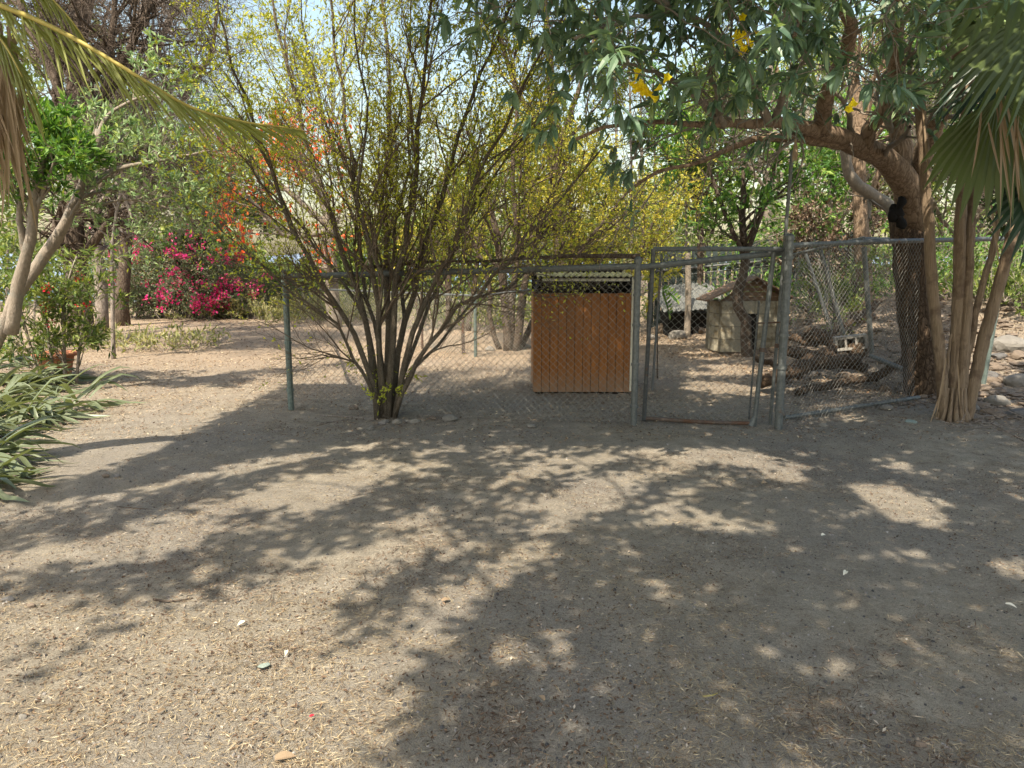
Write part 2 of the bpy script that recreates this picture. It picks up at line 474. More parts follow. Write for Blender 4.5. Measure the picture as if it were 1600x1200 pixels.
def orange_mat():
    m, nt, b = nodes('orange_brown_painted_wood')
    f = noise(nt, 9, 6, .65, stretch=(2.5, 2.5, .25)); f2 = noise(nt, 1.6, 5, .6)
    oi = nt.nodes.new('ShaderNodeObjectInfo')
    c = ramp(nt, f, [(.3, (.21, .066, .005)), (.7, (.32, .108, .009))])
    c = mixc(nt, ramp(nt, f2, [(.45, (0, 0, 0)), (.75, (.55, .55, .55))]), c, (.30, .13, .045))
    c = mixc(nt, .3, c, ramp(nt, oi.outputs['Random'], [(0, (.72, .72, .72)), (1, (1.15, 1.15, 1.15))]), 'MULTIPLY')
    tc = nt.nodes.new('ShaderNodeTexCoord'); sx = nt.nodes.new('ShaderNodeSeparateXYZ'); nt.links.new(tc.outputs['Object'], sx.inputs[0])
    mr = nt.nodes.new('ShaderNodeMapRange'); mr.inputs[1].default_value = .32; mr.inputs[2].default_value = .0; nt.links.new(sx.outputs[2], mr.inputs[0])
    ml = nt.nodes.new('ShaderNodeMath'); ml.operation = 'MULTIPLY'; nt.links.new(mr.outputs[0], ml.inputs[0]); nt.links.new(noise(nt, 12, 5, .7), ml.inputs[1])
    c = mixc(nt, ml.outputs[0], c, (.24, .19, .14))
    nt.links.new(c, b.inputs['Base Color']); b.inputs['Roughness'].default_value = .62
    bump(nt, b, f, .3, .006)
    return m
M['orange_paint'] = orange_mat()

# ------------------------------------------------------------------ growing plants
def unit(v): return v / (np.linalg.norm(v, axis=-1, keepdims=True) + 1e-9)

def resample(path, k):
    """smooth path (Catmull-Rom) with k points"""
    P = np.asarray(path, float)
    d = np.r_[0, np.cumsum(np.linalg.norm(np.diff(P, axis=0), axis=1))]
    t = np.linspace(0, d[-1], k)
    out = np.zeros((k, 3))
    for i, tt in enumerate(t):
        j = min(max(np.searchsorted(d, tt) - 1, 0), len(P) - 2)
        u = (tt - d[j]) / (d[j + 1] - d[j] + 1e-9)
        p0, p1, p2, p3 = P[max(j - 1, 0)], P[j], P[j + 1], P[min(j + 2, len(P) - 1)]
        out[i] = .5 * ((2 * p1) + (-p0 + p2) * u + (2 * p0 - 5 * p1 + 4 * p2 - p3) * u * u + (-p0 + 3 * p1 - 3 * p2 + p3) * u ** 3)
    return out

def branches(start, d, L, k, wander, trop, rg):
    """N wandering polylines with k+1 points"""
    N = len(start)
    P = np.zeros((N, k + 1, 3)); P[:, 0] = start
    d = unit(d); L = np.broadcast_to(L, N)
    for i in range(k):
        d = unit(d + rg.normal(0, wander, (N, 3)) + np.asarray(trop) / k)
        P[:, i + 1] = P[:, i] + d * (L / k)[:, None]
    return P

def spawn(P, rad, n, t0, t1, ang, L, k, wander, trop, rg, rr=.55, tipshort=.5, rmin=.0015):
    N, K, _ = P.shape
    i = np.repeat(np.arange(N), n)
    t = rg.uniform(t0, t1, len(i)) * (K - 1)
    j = np.minimum(t.astype(int), K - 2); u = (t - j)[:, None]
    s = P[i, j] * (1 - u) + P[i, j + 1] * u
    r = rad[i, j] * (1 - u[:, 0]) + rad[i, j + 1] * u[:, 0]
    tg = unit(P[i, j + 1] - P[i, j])
    q = unit(np.cross(tg, rg.normal(0, 1, (len(i), 3))))
    a = rg.normal(ang, ang * .25, len(i))[:, None]
    d = np.cos(a) * tg + np.sin(a) * q
    ll = L * rg.uniform(.55, 1.25, len(i)) * (1 - tipshort * t / (K - 1))
    C = branches(s, d, ll, k, wander, trop, rg)
    r0 = np.maximum(r * rr, rmin)
    rd = r0[:, None] * np.linspace(1, .35, k + 1)[None]
    return C, np.maximum(rd, rmin * .6)

def leaf_points(P, n, rg, t0=.15, spread=.9, up=(0, 0, .3)):
    N, K, _ = P.shape
    i = np.repeat(np.arange(N), n)
    t = rg.uniform(t0, 1, len(i)) * (K - 1)
    j = np.minimum(t.astype(int), K - 2); u = (t - j)[:, None]
    s = P[i, j] * (1 - u) + P[i, j + 1] * u
    tg = unit(P[i, j + 1] - P[i, j])
    d = unit(tg + rg.normal(0, spread, s.shape) + np.asarray(up))
    nr = unit(rg.normal(0, .7, s.shape) + np.array([0, 0, 1.]))
    return s, d, nr

def wood(levels, name, mat, parent=None, sides=(7, 5, 4, 3, 3)):
    b = MB()
    for (P, r), s in zip(levels, sides): b.tubes(P, r, s, cap=False)
    o = b.build(name, mat, parent, True); o['kind'] = 'stuff'
    return o

# ================================================================== GROUND
def axis(a, b, step, lo, hi, grow=1.13, s0=None):
    xs = list(np.arange(a, b, step)); s = step
    x = xs[0]
    while x > lo: s *= grow; x -= s; xs.insert(0, x)
    s = step; x = xs[-1]
    while x < hi: s *= grow; x += s; xs.append(x)
    return np.array(xs)
gx = axis(-6, 7, .045, -1500, 1500); gy = axis(1.6, 11, .045, -40, 2500, 1.1)
X, Y = np.meshgrid(gx, gy)
near = sstep(60, 15, np.hypot(X, Y))
Z = gz(X, Y) + near * ((fbm(X * 3, Y * 3, 3, 5) - .5) * .03 + (fbm(X * 11, Y * 11, 3, 9) - .5) * (.014 + .03 * sstep(.5, .7, fbm(X * 1.7 + 3, Y * 1.7 + 9, 5, 91))))
g = MB().grid(np.stack([X, Y, Z], -1)).build('ground', M['ground'], smooth=True)
tag(g, kind='structure')

def gzz(x, y):
    return gz(x, y) + (fbm(x * 3, y * 3, 3, 5) - .5) * .03 + (fbm(x * 11, y * 11, 3, 9) - .5) * (.014 + .03 * sstep(.5, .7, fbm(x * 1.7 + 3, y * 1.7 + 9, 5, 91)))

# far water and hazy hills beyond the bluff
msea, nts, bs_ = nodes('sea_water')
bs_.inputs['Base Color'].default_value = (.10, .16, .2, 1); bs_.inputs['Roughness'].default_value = .7; bs_.inputs['Specular IOR Level'].default_value = .2
s = MB().add([[-7000, 300, -26], [7000, 300, -26], [7000, 7400, -26], [-7000, 7400, -26]], [[0, 1, 2, 3]]).build('sea', msea)
tag(s, kind='structure')
mh = flat_mat('haze_tinted_hills', (.17, .22, .30), 1, .1, .01)  # bluish colour paints the haze of distance onto the hills
hx = np.linspace(-2600, 2600, 160)
hb = np.stack([np.stack([hx, np.full_like(hx, 2600), np.full_like(hx, -30)], 1),
               np.stack([hx, np.full_like(hx, 2900), 20 + 75 * fbm(hx * .0015 + 3, hx * 0, 5, 2)], 1),
               np.stack([hx, np.full_like(hx, 3400), 10 + 20 * fbm(hx * .002, hx * 0, 4, 8)], 1)])
tag(MB().grid(hb).build('distant_hills', mh, smooth=True), kind='structure')

# ------------------------------------------------------------------ litter (uncountable)
def scatter(n, y0, y1, margin=120, far=1.0):
    """points on the ground inside the view, denser near by"""
    u = R.uniform(-margin, 1600 + margin, n)
    # rows spread between the two distances with a density falling off with distance
    y = np.exp(R.uniform(math.log(y0), math.log(y1), n)) if far else R.uniform(y0, y1, n)
    dep = y * cp + CAM_H * sp
    return (u - 800) / FPX * dep, y

def lay(x, y, L, W, mat, name, lift=.004, seg=1, tilt=.12, wide=.5, fold=.15, upness=0.0):
    a = R.uniform(0, 2 * math.pi, len(x))
    p = np.stack([x, y, gzz(x, y) + lift * R.uniform(.3, 1.5, len(x))], 1)
    d = np.stack([np.cos(a), np.sin(a), R.normal(0, tilt, len(x)) + upness], 1)
    nr = unit(np.stack([R.normal(0, .3, len(x)), R.normal(0, .3, len(x)), np.ones(len(x))], 1))
    return MB().leaves(p, d, nr, L, W, wide, fold, seg)

x, y = scatter(210000, 1.9, 14)
clump = fbm(x * 1.3, y * 1.3, 4, 21); streak = fbm(x * 3.5 + y, y * 3.5 - x, 3, 31)
left = sstep(1.5, -2.0, x)
keep = R.uniform(0, 1, len(x)) < (sstep(.40, .72, clump * .55 + streak * .45 + left * .07) ** 1.3) * .95 + .05
x, y = x[keep], y[keep]
x, y = x[:85000], y[:85000]; fs = np.clip(y / 5, 1, 1.8)
tag(lay(x, y, R.uniform(.012, .07, len(x)) * R.uniform(.4, 1, len(x)) * fs, R.uniform(.0009, .0028, len(x)) * fs, None, '', .007).build('dry_grass_straw', M['straw']),
    'short bleached straw strewn over the dusty ground', 'straw', kind='stuff')
x, y = scatter(40000, 1.9, 10)
clump = fbm(x * 1.1 + 7, y * 1.1, 4, 41)
keep = R.uniform(0, 1, len(x)) < sstep(.45, .7, clump) * .8 + .15
x, y = x[keep], y[keep]
tag(lay(x, y, R.uniform(.006, .028, len(x)), R.uniform(.003, .012, len(x)), None, '', .006, tilt=.3).build('leaf_litter', M['litter']),
    'crumbled brown leaf bits lying on the bare yard', 'leaf litter', kind='stuff')
x, y = scatter(85000, 6.6, 30)
k = (x < 9) & (R.uniform(0, 1, len(x)) < .35 + .65 * sstep(.36, .58, fbm(x * .9, y * .9, 4, 51)) * sstep(6.5, 9.5, y + x * .15))
x, y = x[k], y[k]
sz = .6 + y / 22
tag(lay(x, y, R.uniform(.012, .05, len(x)) * sz, R.uniform(.006, .022, len(x)) * sz, None, '', .012, tilt=.3).build('fallen_leaves', M['farlitter']),
    'carpet of small tan fallen leaves covering the far yard', 'fallen leaves', kind='stuff')
# thick leaf cover on the bank and round the root pile
n_ = 26000
x = R.uniform(2.8, 14, n_); y = R.uniform(8.2, 17, n_)
k = (R.uniform(0, 1, n_) < .2 + .8 * sstep(.35, .6, fbm(x * 1.2, y * 1.2, 4, 57))) & ((x > 4.6) | ((x > 3.6) & (y < 12.5)) | (y > 13))
x, y = x[k], y[k]
tag(lay(x, y, R.uniform(.03, .10, len(x)), R.uniform(.012, .035, len(x)), None, '', .02, tilt=.35).build('leaf_cover', M['farlitter']),
    'brown dead leaves covering the bank behind the right fence', 'dead leaves', kind='stuff')
# dark dry duff in drifts
x, y = scatter(190000, 1.9, 15)
cl = fbm(x * 1.7 + 3, y * 1.7 + 9, 5, 91)
k = R.uniform(0, 1, len(x)) < sstep(.52, .70, cl) * .8
x, y = x[k], y[k]
fs = np.clip(y / 5, 1, 2.2)
tag(lay(x, y, R.uniform(.01, .05, len(x)) * fs, R.uniform(.001, .004, len(x)) * fs * 1.2, None, '', .012, tilt=.25).build('dry_duff', M['litter']),
    'drifts of dark brown needle like plant debris on the soil', 'plant debris', kind='stuff')
# small grit
x, y = scatter(9000, 1.9, 12)
b = MB(); v0, f0 = ICO[1]
p = np.stack([x, y, gzz(x, y)], 1); r_ = R.uniform(.0015, .006, len(x)) * R.choice([1, 1, 1.6], len(x))
V = v0[None] * r_[:, None, None] * R.uniform(.6, 1.3, (len(x), 1, 3)) + p[:, None]
F = f0[None] + (np.arange(len(x)) * 12)[:, None, None]
b.add(V.reshape(-1, 3), None, F.reshape(-1, 3))
tag(b.build('grit', M['pebble']), 'scattered grit and tiny pebbles on the soil', 'grit', kind='stuff')

# ================================================================== FENCES
def pipe(a, b_, r=.03, sides=10, sag=0):
    a, b_ = np.asarray(a), np.asarray(b_)
    t = np.linspace(0, 1, 7)[:, None]
    p = a * (1 - t) + b_ * t; p[:, 2] -= sag * 4 * (t * (1 - t))[:, 0]
    return MB().tubes(p, np.full(7, r), sides, True)

def band(c, r, h=.03, axis_=(0, 0, 1)):
    c = np.asarray(c, float); a = unit(np.asarray(axis_, float))
    return MB().tubes(np.array([c - a * h / 2, c + a * h / 2]), np.array([r, r]), 12, True)

def chain_link(A0, A1, B1, B0, pitch=.075, r=.0023, wob=.004, bulge=0.0, gap=None):
    """zigzag wires on the quad A0 (bottom) A1 (top) B1 (top) B0 (bottom)"""
    A0, A1, B1, B0 = [np.asarray(q, float) for q in (A0, A1, B1, B0)]
    Wd = np.linalg.norm(B0 - A0); H = max(np.linalg.norm(A1 - A0), np.linalg.norm(B1 - B0))
    n = int(Wd / (pitch / 2)); m = int(H / (pitch / 2))
    nrm = unit(np.cross(B0 - A0, A1 - A0))
    i = np.arange(n)[:, None]; j = np.arange(m + 1)[None]
    u = (i + .5 + ((j + i) % 2 - .5) * .96) * (pitch / 2) / Wd
    v = j * (pitch / 2) / H * np.ones_like(u)
    u = np.clip(u, 0, 1)[..., None]; v = np.clip(v, 0, 1)[..., None]
    P = (A0 * (1 - u) + B0 * u) * (1 - v) + (A1 * (1 - u) + B1 * u) * v
    dep = bulge * np.sin(u * math.pi * 3.1 + 1) * (1 - v) * .8 + bulge * (fbm(u * 6, v * 3, 2, 3) - .5) * 1.5
    P = P + nrm * (dep + (((j + i) % 2) * 2 - 1)[..., None] * .0015) + R.normal(0, wob, P.shape) * .5
    return MB().tubes(P, np.full(P.shape[:2], r), 3, cap=False)

def post(name, px, pyb, pyt, parent, r=.03, mat='galv', cap=True, bands=(), top=None, dy=0, pxt=None, Y=None):
    base = onground(px, pyb) if Y is None else at(px, pyb, Y)
    if dy: base = onground(px, pyb)
    tp = at(pxt if pxt is not None else px, pyt, base[1])
    if pxt is None: tp = np.array([base[0], base[1], tp[2]])
    o = pipe(base - [0, 0, .12], tp, r).build(name, M[mat], parent)
    if cap: MB().tubes(np.array([tp - [0, 0, .02], tp + [0, 0, .02], tp + [0, 0, .045]]), np.array([r * 1.22, r * 1.22, r * .5]), 10).build('post_cap', M[mat], o)
    for t in bands:
        band(base * (1 - t) + tp * t, r * 1.25, .028, tp - base).build('clamp', M[mat], o)
    return base, tp

# --- left (front) panel
b0 = onground(455, 640); b1 = onground(990, 665); b2 = onground(1216, 670)
f1 = thing('chain_link_fence', b0, 'chain link fence panel between green grey end post and gate, behind the many stemmed shrub', 'fence')
pL = post('post', 455, 640, 428, f1, .034, 'galv_green', True, (.15, .5, .85, .95))
pM = post('post', 990, 665, 408, f1, .034, 'galv', True, (.12, .38, .62, .8, .9, .96))
pipe(pL[1] - [0, 0, .03], pM[1] - [0, 0, .05], .033).build('top_rail', M['galv'], f1)
chain_link(pL[0] + [0.03, 0, .03], pL[1] - [-.03, 0, .03], pM[1] - [.03, 0, .05], pM[0] + [-.03, 0, .03], bulge=.05).build('wire_mesh', M['wire'], f1)['kind'] = 'stuff'
pipe(pM[1] - [-.03, 0, .06], at(1236, 393, 7.35), .031).build('top_rail', M['galv'], f1)
# dry bamboo / palm stalks lying along the rail
fr = pM[1]; lf = pL[1]
stalk = resample([lf * .45 + fr * .55 + [0, .05, .05], lf * .25 + fr * .75 + [0, .04, .075], lf * .05 + fr * .95 + [0, .05, .06], fr + [.02, .02, .04]], 14)
tag(MB().tubes(stalk, np.linspace(.012, .026, 14), 8, wob=.08).build('palm_stalk', M['bark_brown']),
    'dry brown palm stalk resting along the top rail above the orange box', 'palm stalk')
stalk = resample([lf * .75 + fr * .25 + [0, .05, .04], lf * .55 + fr * .45 + [0, .05, .07], lf * .35 + fr * .65 + [0, .07, .05]], 12)
tag(MB().tubes(stalk, np.linspace(.020, .010, 12), 8, wob=.08).build('dry_branch', M['bark_dark']),
    'dark dry branch lying on the top rail behind the shrub stems', 'branch')

# --- kennel side and back fences (behind the shrub)
f2 = thing('chain_link_fence', onground(743, 556), 'low chain link fence run at the back of the pen, with leaning thin posts', 'fence')
bk = []
for (px, pyb, pyt, r_) in ((660, 545, 455, .025), (724, 553, 462, .03), (743, 558, 462, .03), (610, 535, 450, .025)):
    bb, tt = post('post', px, pyb, pyt, f2, r_, 'galv_green' if px == 743 else 'rust', False)
    bk.append((bb, tt))
bb = bk[2]; aa = bk[3]
A0 = at(470, 540, aa[0][1] + 1.2); A1 = A0 + [0, 0, 1.35]
chain_link(A0, A1, aa[1], aa[0], bulge=.1).build('wire_mesh', M['wire'], f2)['kind'] = 'stuff'
chain_link(aa[0], aa[1], bb[1], bb[0], bulge=.12).build('wire_mesh', M['wire'], f2)['kind'] = 'stuff'
C0 = onground(1010, 545); C1 = C0 + [0, 0, 1.4]
chain_link(bb[0], bb[1], C1, C0, bulge=.08).build('wire_mesh', M['wire'], f2)['kind'] = 'stuff'
pipe(bb[1], C1, .022).build('top_rail', M['galv_dark'], f2)
pipe(at(470, 432, A1[1]), pL[1] + [.1, 0, -.1], .024).build('side_rail', M['galv'], f2)
pipe(A1, bb[1], .022).build('top_rail', M['galv'], f2)

# --- gate
YG = 7.3
gate = thing('chain_link_gate', onground(1008, 660), 'tall chain link gate with bent pipe frame and rusty bottom bar', 'gate')
gl0, gl1 = onground(1006, 658), at(1021, 389, YG); gr0, gr1 = onground(1203, 664), at(1226, 389, YG - .05)
pipe(gl0, gl1, .022).build('frame_side', M['galv_dark'], gate)
pipe(gl1, gr1, .024).build('frame_top', M['galv'], gate)
in0, in1 = at(1019, 610, YG + .12), at(1034, 397, YG + .12)
pipe(in0, in1, .012).build('tension_bar', M['galv_dark'], gate)
pipe(gl0 + [0.02, 0, .03], onground(1100, 664) + [0, 0, .03], .022).build('frame_bottom', M['rust'], gate)
pipe(onground(1100, 664) + [0, 0, .03], onground(1180, 666) + [0, 0, .03], .02).build('frame_bottom', M['rust'], gate)
s1 = (onground(1178, 666), at(1209, 394, YG)); pipe(*s1, .024).build('frame_side', M['galv'], gate)
MB().tubes(np.array([s1[0] + [-.03, 0, 0], s1[0] + [-.01, 0, .05], s1[0] + [.005, 0, .1]]), np.array([.04, .034, .03]), 10).build('corner_elbow', M['galv'], gate)
pipe(at(1170, 655, YG + .08), at(1186, 470, YG + .08), .010).build('tension_bar', M['galv_dark'], gate)
band(s1[0] * .55 + s1[1] * .45, .034, .04).build('hinge', M['rust'], gate)
pipe(at(1183, 505, YG), at(1230, 503, YG), .009).build('latch', M['rust'], gate)
chain_link(gl0 + [.03, .03, 0], gl1 + [0.03, .03, 0], s1[1] + [0, .03, 0], s1[0] + [0, .03, .02], bulge=.03).build('wire_mesh', M['wire'], gate)['kind'] = 'stuff'
pole = thing('metal_pole', onground(1203, 664), 'thin tall metal pole leaning against the gate post and rising above the fence', 'pole')
pipe(onground(1203, 664) - [0, 0, .05], at(1238, 235, YG - .08), .018, 8).build('pole', M['galv'], pole)
band(at(1214, 540, YG - .04), .024, .04).build('clamp', M['rust'], pole)

# --- right run
f3 = thing('chain_link_fence', b2, 'chain link fence run from thick gate post rightwards in front of the rough trunk', 'fence')
pR = post('post', 1216, 670, 372, f3, .04, 'galv', True, (.1, .33, .5, .62, .78, .9, .95))
e0 = np.array([6.35, 9.2, gz(6.35, 9.2)]); e1 = at(1577, 374, 9.2)
far = onground(1552, 612)
far = np.array([6.05, 9.2, float(gz(6.05, 9.2))]); fart = at(1574, 385, 9.2); 
pipe(far - [0, 0, .1], fart, .036).build('post', M['galv_green'], f3)
rj = at(1350, 378, 7.9); tr_ = at(1490, 373, 8.4)
pipe(pR[1] - [0, 0, .07], rj, .027).build('top_rail', M['galv'], f3)
pipe(rj, at(1566, 373, 9.15), .028).build('top_rail', M['galv_dark'], f3)
band(rj, .036, .09, tr_ - rj).build('clamp', M['galv'], f3)
pipe(onground(1226, 657) + [0, 0, .03], onground(1435, 627) + [0, 0, .05], .024).build('bottom_rail', M['galv'], f3)
chain_link(pR[0] + [0.04, 0, .03], pR[1] - [-.04, 0, .07], at(1440, 375, 8.3), onground(1435, 627), bulge=.06).build('wire_mesh', M['wire'], f3)['kind'] = 'stuff'
# leaning braces and the back corner
f4 = thing('chain_link_fence', onground(1360, 548), 'sagging chain link at the back right corner with slanting brace pipes', 'fence')
for (xa, ya, xb, yb, Yd, r_) in ((1362, 552, 1350, 386, 10.2, .034), (1318, 522, 1281, 388, 11.2, .03), (1294, 500, 1257, 392, 12, .028)):
    pipe(at(xa, ya, Yd), at(xb, yb, Yd), r_).build('brace' if xb != 1350 else 'post', M['galv'], f4)
pipe(at(1240, 398, 12), at(1350, 372, 10.1), .025).build('top_rail', M['galv'], f4)
pipe(at(1350, 373, 10.1), at(1404, 374, 10.2), .025).build('top_rail', M['galv'], f4)
pipe(at(1360, 556, 9.9), at(1432, 585, 9.2), .03).build('fallen_rail', M['galv'], f4)
chain_link(at(1372, 560, 10.2), at(1356, 380, 10.2), at(1440, 380, 10.6), at(1460, 570, 10.0), bulge=.5).build('wire_mesh', M['wire'], f4)['kind'] = 'stuff'
chain_link(at(1240, 520, 12.4), at(1240, 398, 12.4), at(1350, 382, 10.3), at(1358, 545, 10.3), bulge=.15).build('wire_mesh', M['wire'], f4)['kind'] = 'stuff'
chain_link(at(1380, 550, 10.6), at(1362, 385, 10.9), at(1430, 395, 10.9), at(1425, 575, 10.4), bulge=.8, pitch=.07).build('wire_mesh', M['wire'], f4)['kind'] = 'stuff'

# left wire fence among the plants
f5 = thing('wire_fence', at(45, 530, 11), 'old wire fence with thin pale posts behind the leaning trunks at the left edge', 'fence')
for (xa, ya, xb, yb) in ((66, 545, 70, 395), (52, 540, 57, 400), (31, 530, 36, 395), (8, 530, 12, 390)):
    pipe(at(xa, ya, 11), at(xb, yb, 11), .016, 6).build('post', M['bark_pale'], f5)
chain_link(at(-60, 540, 11.2), at(-60, 400, 11.2), at(110, 400, 11.2), at(110, 545, 11.2), bulge=.05, pitch=.1, r=.002).build('wire_mesh', M['wire'], f5)['kind'] = 'stuff'

# ================================================================== ORANGE BOX
YB = 9.35
fb = onground(833, 612)
L0, R0 = at(833, 611, YB), at(986, 614, YB)
zb = min(L0[2], R0[2]); x0, x1 = L0[0], R0[0]
zt = at(834, 459, YB)[2]
box = thing('dog_kennel', ((x0 + x1) / 2, YB, zb), 'orange brown plank box with dark open gap under a yellowed corrugated lid', 'kennel')
n = 12; w = (x1 - x0) / n
for i in range(n):
    h = zt - zb + R.uniform(-.004, .004)
    m_ = MB().box((x0 + w * (i + .5), YB + R.uniform(-.002, .002), zb + .01 + h / 2), (w - .006, .02, h - .01)).build('plank', M['orange_paint'], box)
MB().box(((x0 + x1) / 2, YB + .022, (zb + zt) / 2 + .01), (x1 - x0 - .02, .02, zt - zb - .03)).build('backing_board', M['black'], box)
DB = .95
MB().box((x0 + .0125, YB + .035 + DB / 2, (zb + zt) / 2 + .02), (.025, DB, zt - zb)).build('side_wall', M['orange_paint'], box)
MB().box((x1 - .0125, YB + .035 + DB / 2, (zb + zt) / 2 + .02), (.025, DB, zt - zb)).build('side_wall', M['orange_paint'], box)
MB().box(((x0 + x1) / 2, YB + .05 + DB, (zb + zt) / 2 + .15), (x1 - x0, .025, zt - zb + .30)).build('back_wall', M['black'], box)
MB().box((x1 - .012, YB - .02, (zb + zt) / 2 + .12), (.03, .018, zt - zb + .18)).build('corner_trim', M['white_trim'], box)
# sloping dark side pieces closing the gap
ztl = at(860, 433, YB + .25)[2]
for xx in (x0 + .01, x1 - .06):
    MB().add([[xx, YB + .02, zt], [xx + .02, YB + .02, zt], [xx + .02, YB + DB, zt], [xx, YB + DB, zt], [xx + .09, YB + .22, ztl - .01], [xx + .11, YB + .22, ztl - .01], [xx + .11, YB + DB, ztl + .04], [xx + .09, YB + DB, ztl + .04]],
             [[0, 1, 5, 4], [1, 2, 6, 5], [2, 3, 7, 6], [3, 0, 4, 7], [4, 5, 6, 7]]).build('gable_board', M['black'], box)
us = np.linspace(x0 + .06, x1 + .02, 80); rows = []
for v_ in np.linspace(0, 1, 5):
    rows.append(np.stack([us, np.full(80, YB + .16 + v_ * (DB + .05)), ztl + .012 * np.sin((us - x0) * 2 * math.pi / .075) + v_ * .06 + .01], 1))
rows = np.array(rows)
lid = MB().grid(rows).grid(rows[::-1] - [0, 0, .006])
lid.build('corrugated_lid', M['tin_yellow'], box, smooth=True)
MB().box(((x0 + x1) / 2 + .05, YB + .2, ztl - .035), (x1 - x0 - .14, .03, .035)).build('lid_batten', M['white_trim'], box)
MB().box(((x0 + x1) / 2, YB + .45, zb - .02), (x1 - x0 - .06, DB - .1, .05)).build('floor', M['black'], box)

# ================================================================== DOG HOUSE
YD = 13.6
d0 = at(1128, 545, YD); d1 = at(1226, 545, YD)
zb = float(gz((d0[0] + d1[0]) / 2, YD)) - .03
zt = at(1128, 470, YD)[2]
dh = thing('dog_house', ((d0[0] + d1[0]) / 2, YD, zb), 'small weathered concrete block dog house with gabled board roof, behind a dark tree trunk', 'dog house')
W0 = d0[0] - .06; W1 = d1[0]; rowsN = 4; rh = (zt - zb) / rowsN
dep = .6
mortar = MB()
dx0, dx1 = at(1165, 500, YD)[0], at(1183, 500, YD)[0]
for (q0, q1, z0, z1) in ((W0, dx0, zb, zt), (dx1, W1, zb, zt), (dx0, dx1, zb + rh * 3, zt)):
    mortar.box(((q0 + q1) / 2, YD + .03, (z0 + z1) / 2), (q1 - q0 - .004, .188, z1 - z0 - .004))
for sx_, sg in ((W0, 1), (W1, -1)):
    mortar.box((sx_ + sg * .02, YD + .13 + dep / 2, (zb + zt) / 2), (.165, dep - .02, zt - zb - .004))
mortar.build('mortar', M['mortar'], dh)
dx0, dx1 = at(1165, 500, YD)[0], at(1183, 500, YD)[0]
for r in range(rowsN):
    cuts = np.arange(0, W1 - W0 + .4, .41) - (.2 if r % 2 else 0)
    edges = [W0] + [W0 + c for c in cuts if .08 < c < W1 - W0 - .08] + [W1]
    for a, c in zip(edges[:-1], edges[1:]):
        segs = [(a, c)]
        if r < 3:   # doorway
            segs = [(a, min(c, dx0)), (max(a, dx1), c)]
        for (p, q) in segs:
            if q - p > .04:
                MB().box(((p + q) / 2, YD + R.uniform(-.004, .004), zb + rh * (r + .5)), (q - p - .013, .14, rh - .013), jit=.0015).build('block', M['block'], dh)
    for sx_ in (W0, W1):
        for kk in range(1):
            MB().box((sx_, YD + .29 + kk * .42, zb + rh * (r + .5)), (.14, .40, rh - .02), jit=.0015).build('block', M['block'], dh)
MB().box(((dx0 + dx1) / 2, YD + .005, zb + rh * 1.5), (dx1 - dx0 - .004, .08, rh * 3)).build('doorway', M['black'], dh)  # black block standing in for the darkness inside the opening
apx = at(1178, 434, YD); 
ax_, az_ = apx[0], apx[2]
el_, er_ = at(1104, 471, YD - .15), at(1243, 468, YD - .15)
# gable boards
for i in range(4):
    z0 = zt + (az_ - .08 - zt) * i / 4; z1 = zt + (az_ - .08 - zt) * (i + 1) / 4 - .006
    def xs_at(z):
        t = (z - zt) / (az_ - zt); return W0 * (1 - t) + ax_ * t, W1 * (1 - t) + ax_ * t
    a0, c0 = xs_at(z0); a1, c1 = xs_at(z1)
    MB().add([[a0, YD + .02, z0], [c0, YD + .02, z0], [c1, YD + .02, z1], [a1, YD + .02, z1], [a0, YD + .05, z0], [c0, YD + .05, z0], [c1, YD + .05, z1], [a1, YD + .05, z1]],
             [[0, 1, 2, 3], [5, 4, 7, 6], [3, 2, 6, 7], [1, 0, 4, 5], [1, 5, 6, 2], [4, 0, 3, 7]]).build('gable_board', M['wood_old'], dh)
for side, e in (('l', el_), ('r', er_)):
    for i in range(3):
        y0 = YD - .18 + i * .28; y1 = y0 + .27
        dz = R.uniform(-.006, .006)
        P = [[ax_, y0, az_ + dz], [e[0], y0, e[2] + dz], [e[0], y1, e[2] + dz], [ax_, y1, az_ + dz]]
        Q = [[q[0], q[1], q[2] + .03] for q in P]
        MB().add(P + Q, [[3, 2, 1, 0], [4, 5, 6, 7], [0, 1, 5, 4], [1, 2, 6, 5], [2, 3, 7, 6], [3, 0, 4, 7]]).build('roof_board', M['wood_old'], dh)

# pile of roofing sheets left of the dog house
c = at(1070, 478, 16)
pile = thing('roofing_sheet_stack', (c[0], c[1], float(gz(c[0], c[1]))), 'low lean-to of grey corrugated roofing sheets left of the dog house', 'roofing sheets')
for i in range(4):
    us = np.linspace(-.45 + i * .08, 1.0 - i * .05, 50)
    rows = np.array([np.stack([c[0] + us, np.full(50, c[1] + v_ * 1.3 + i * .1), c[2] - .1 + v_ * .42 + i * .035 + .12 * us * .6 + .015 * np.sin(us * 60)], 1) for v_ in np.linspace(0, 1, 4)])
    MB().grid(rows).grid(rows[::-1] - [0, 0, .008]).build('sheet', M['tin_grey'], pile)
MB().box((c[0] + .3, c[1] + .7, c[2] - .55), (1.2, .9, .75)).build('shade_block', M['black'], pile)  # black block painted in for the shade under the sheets

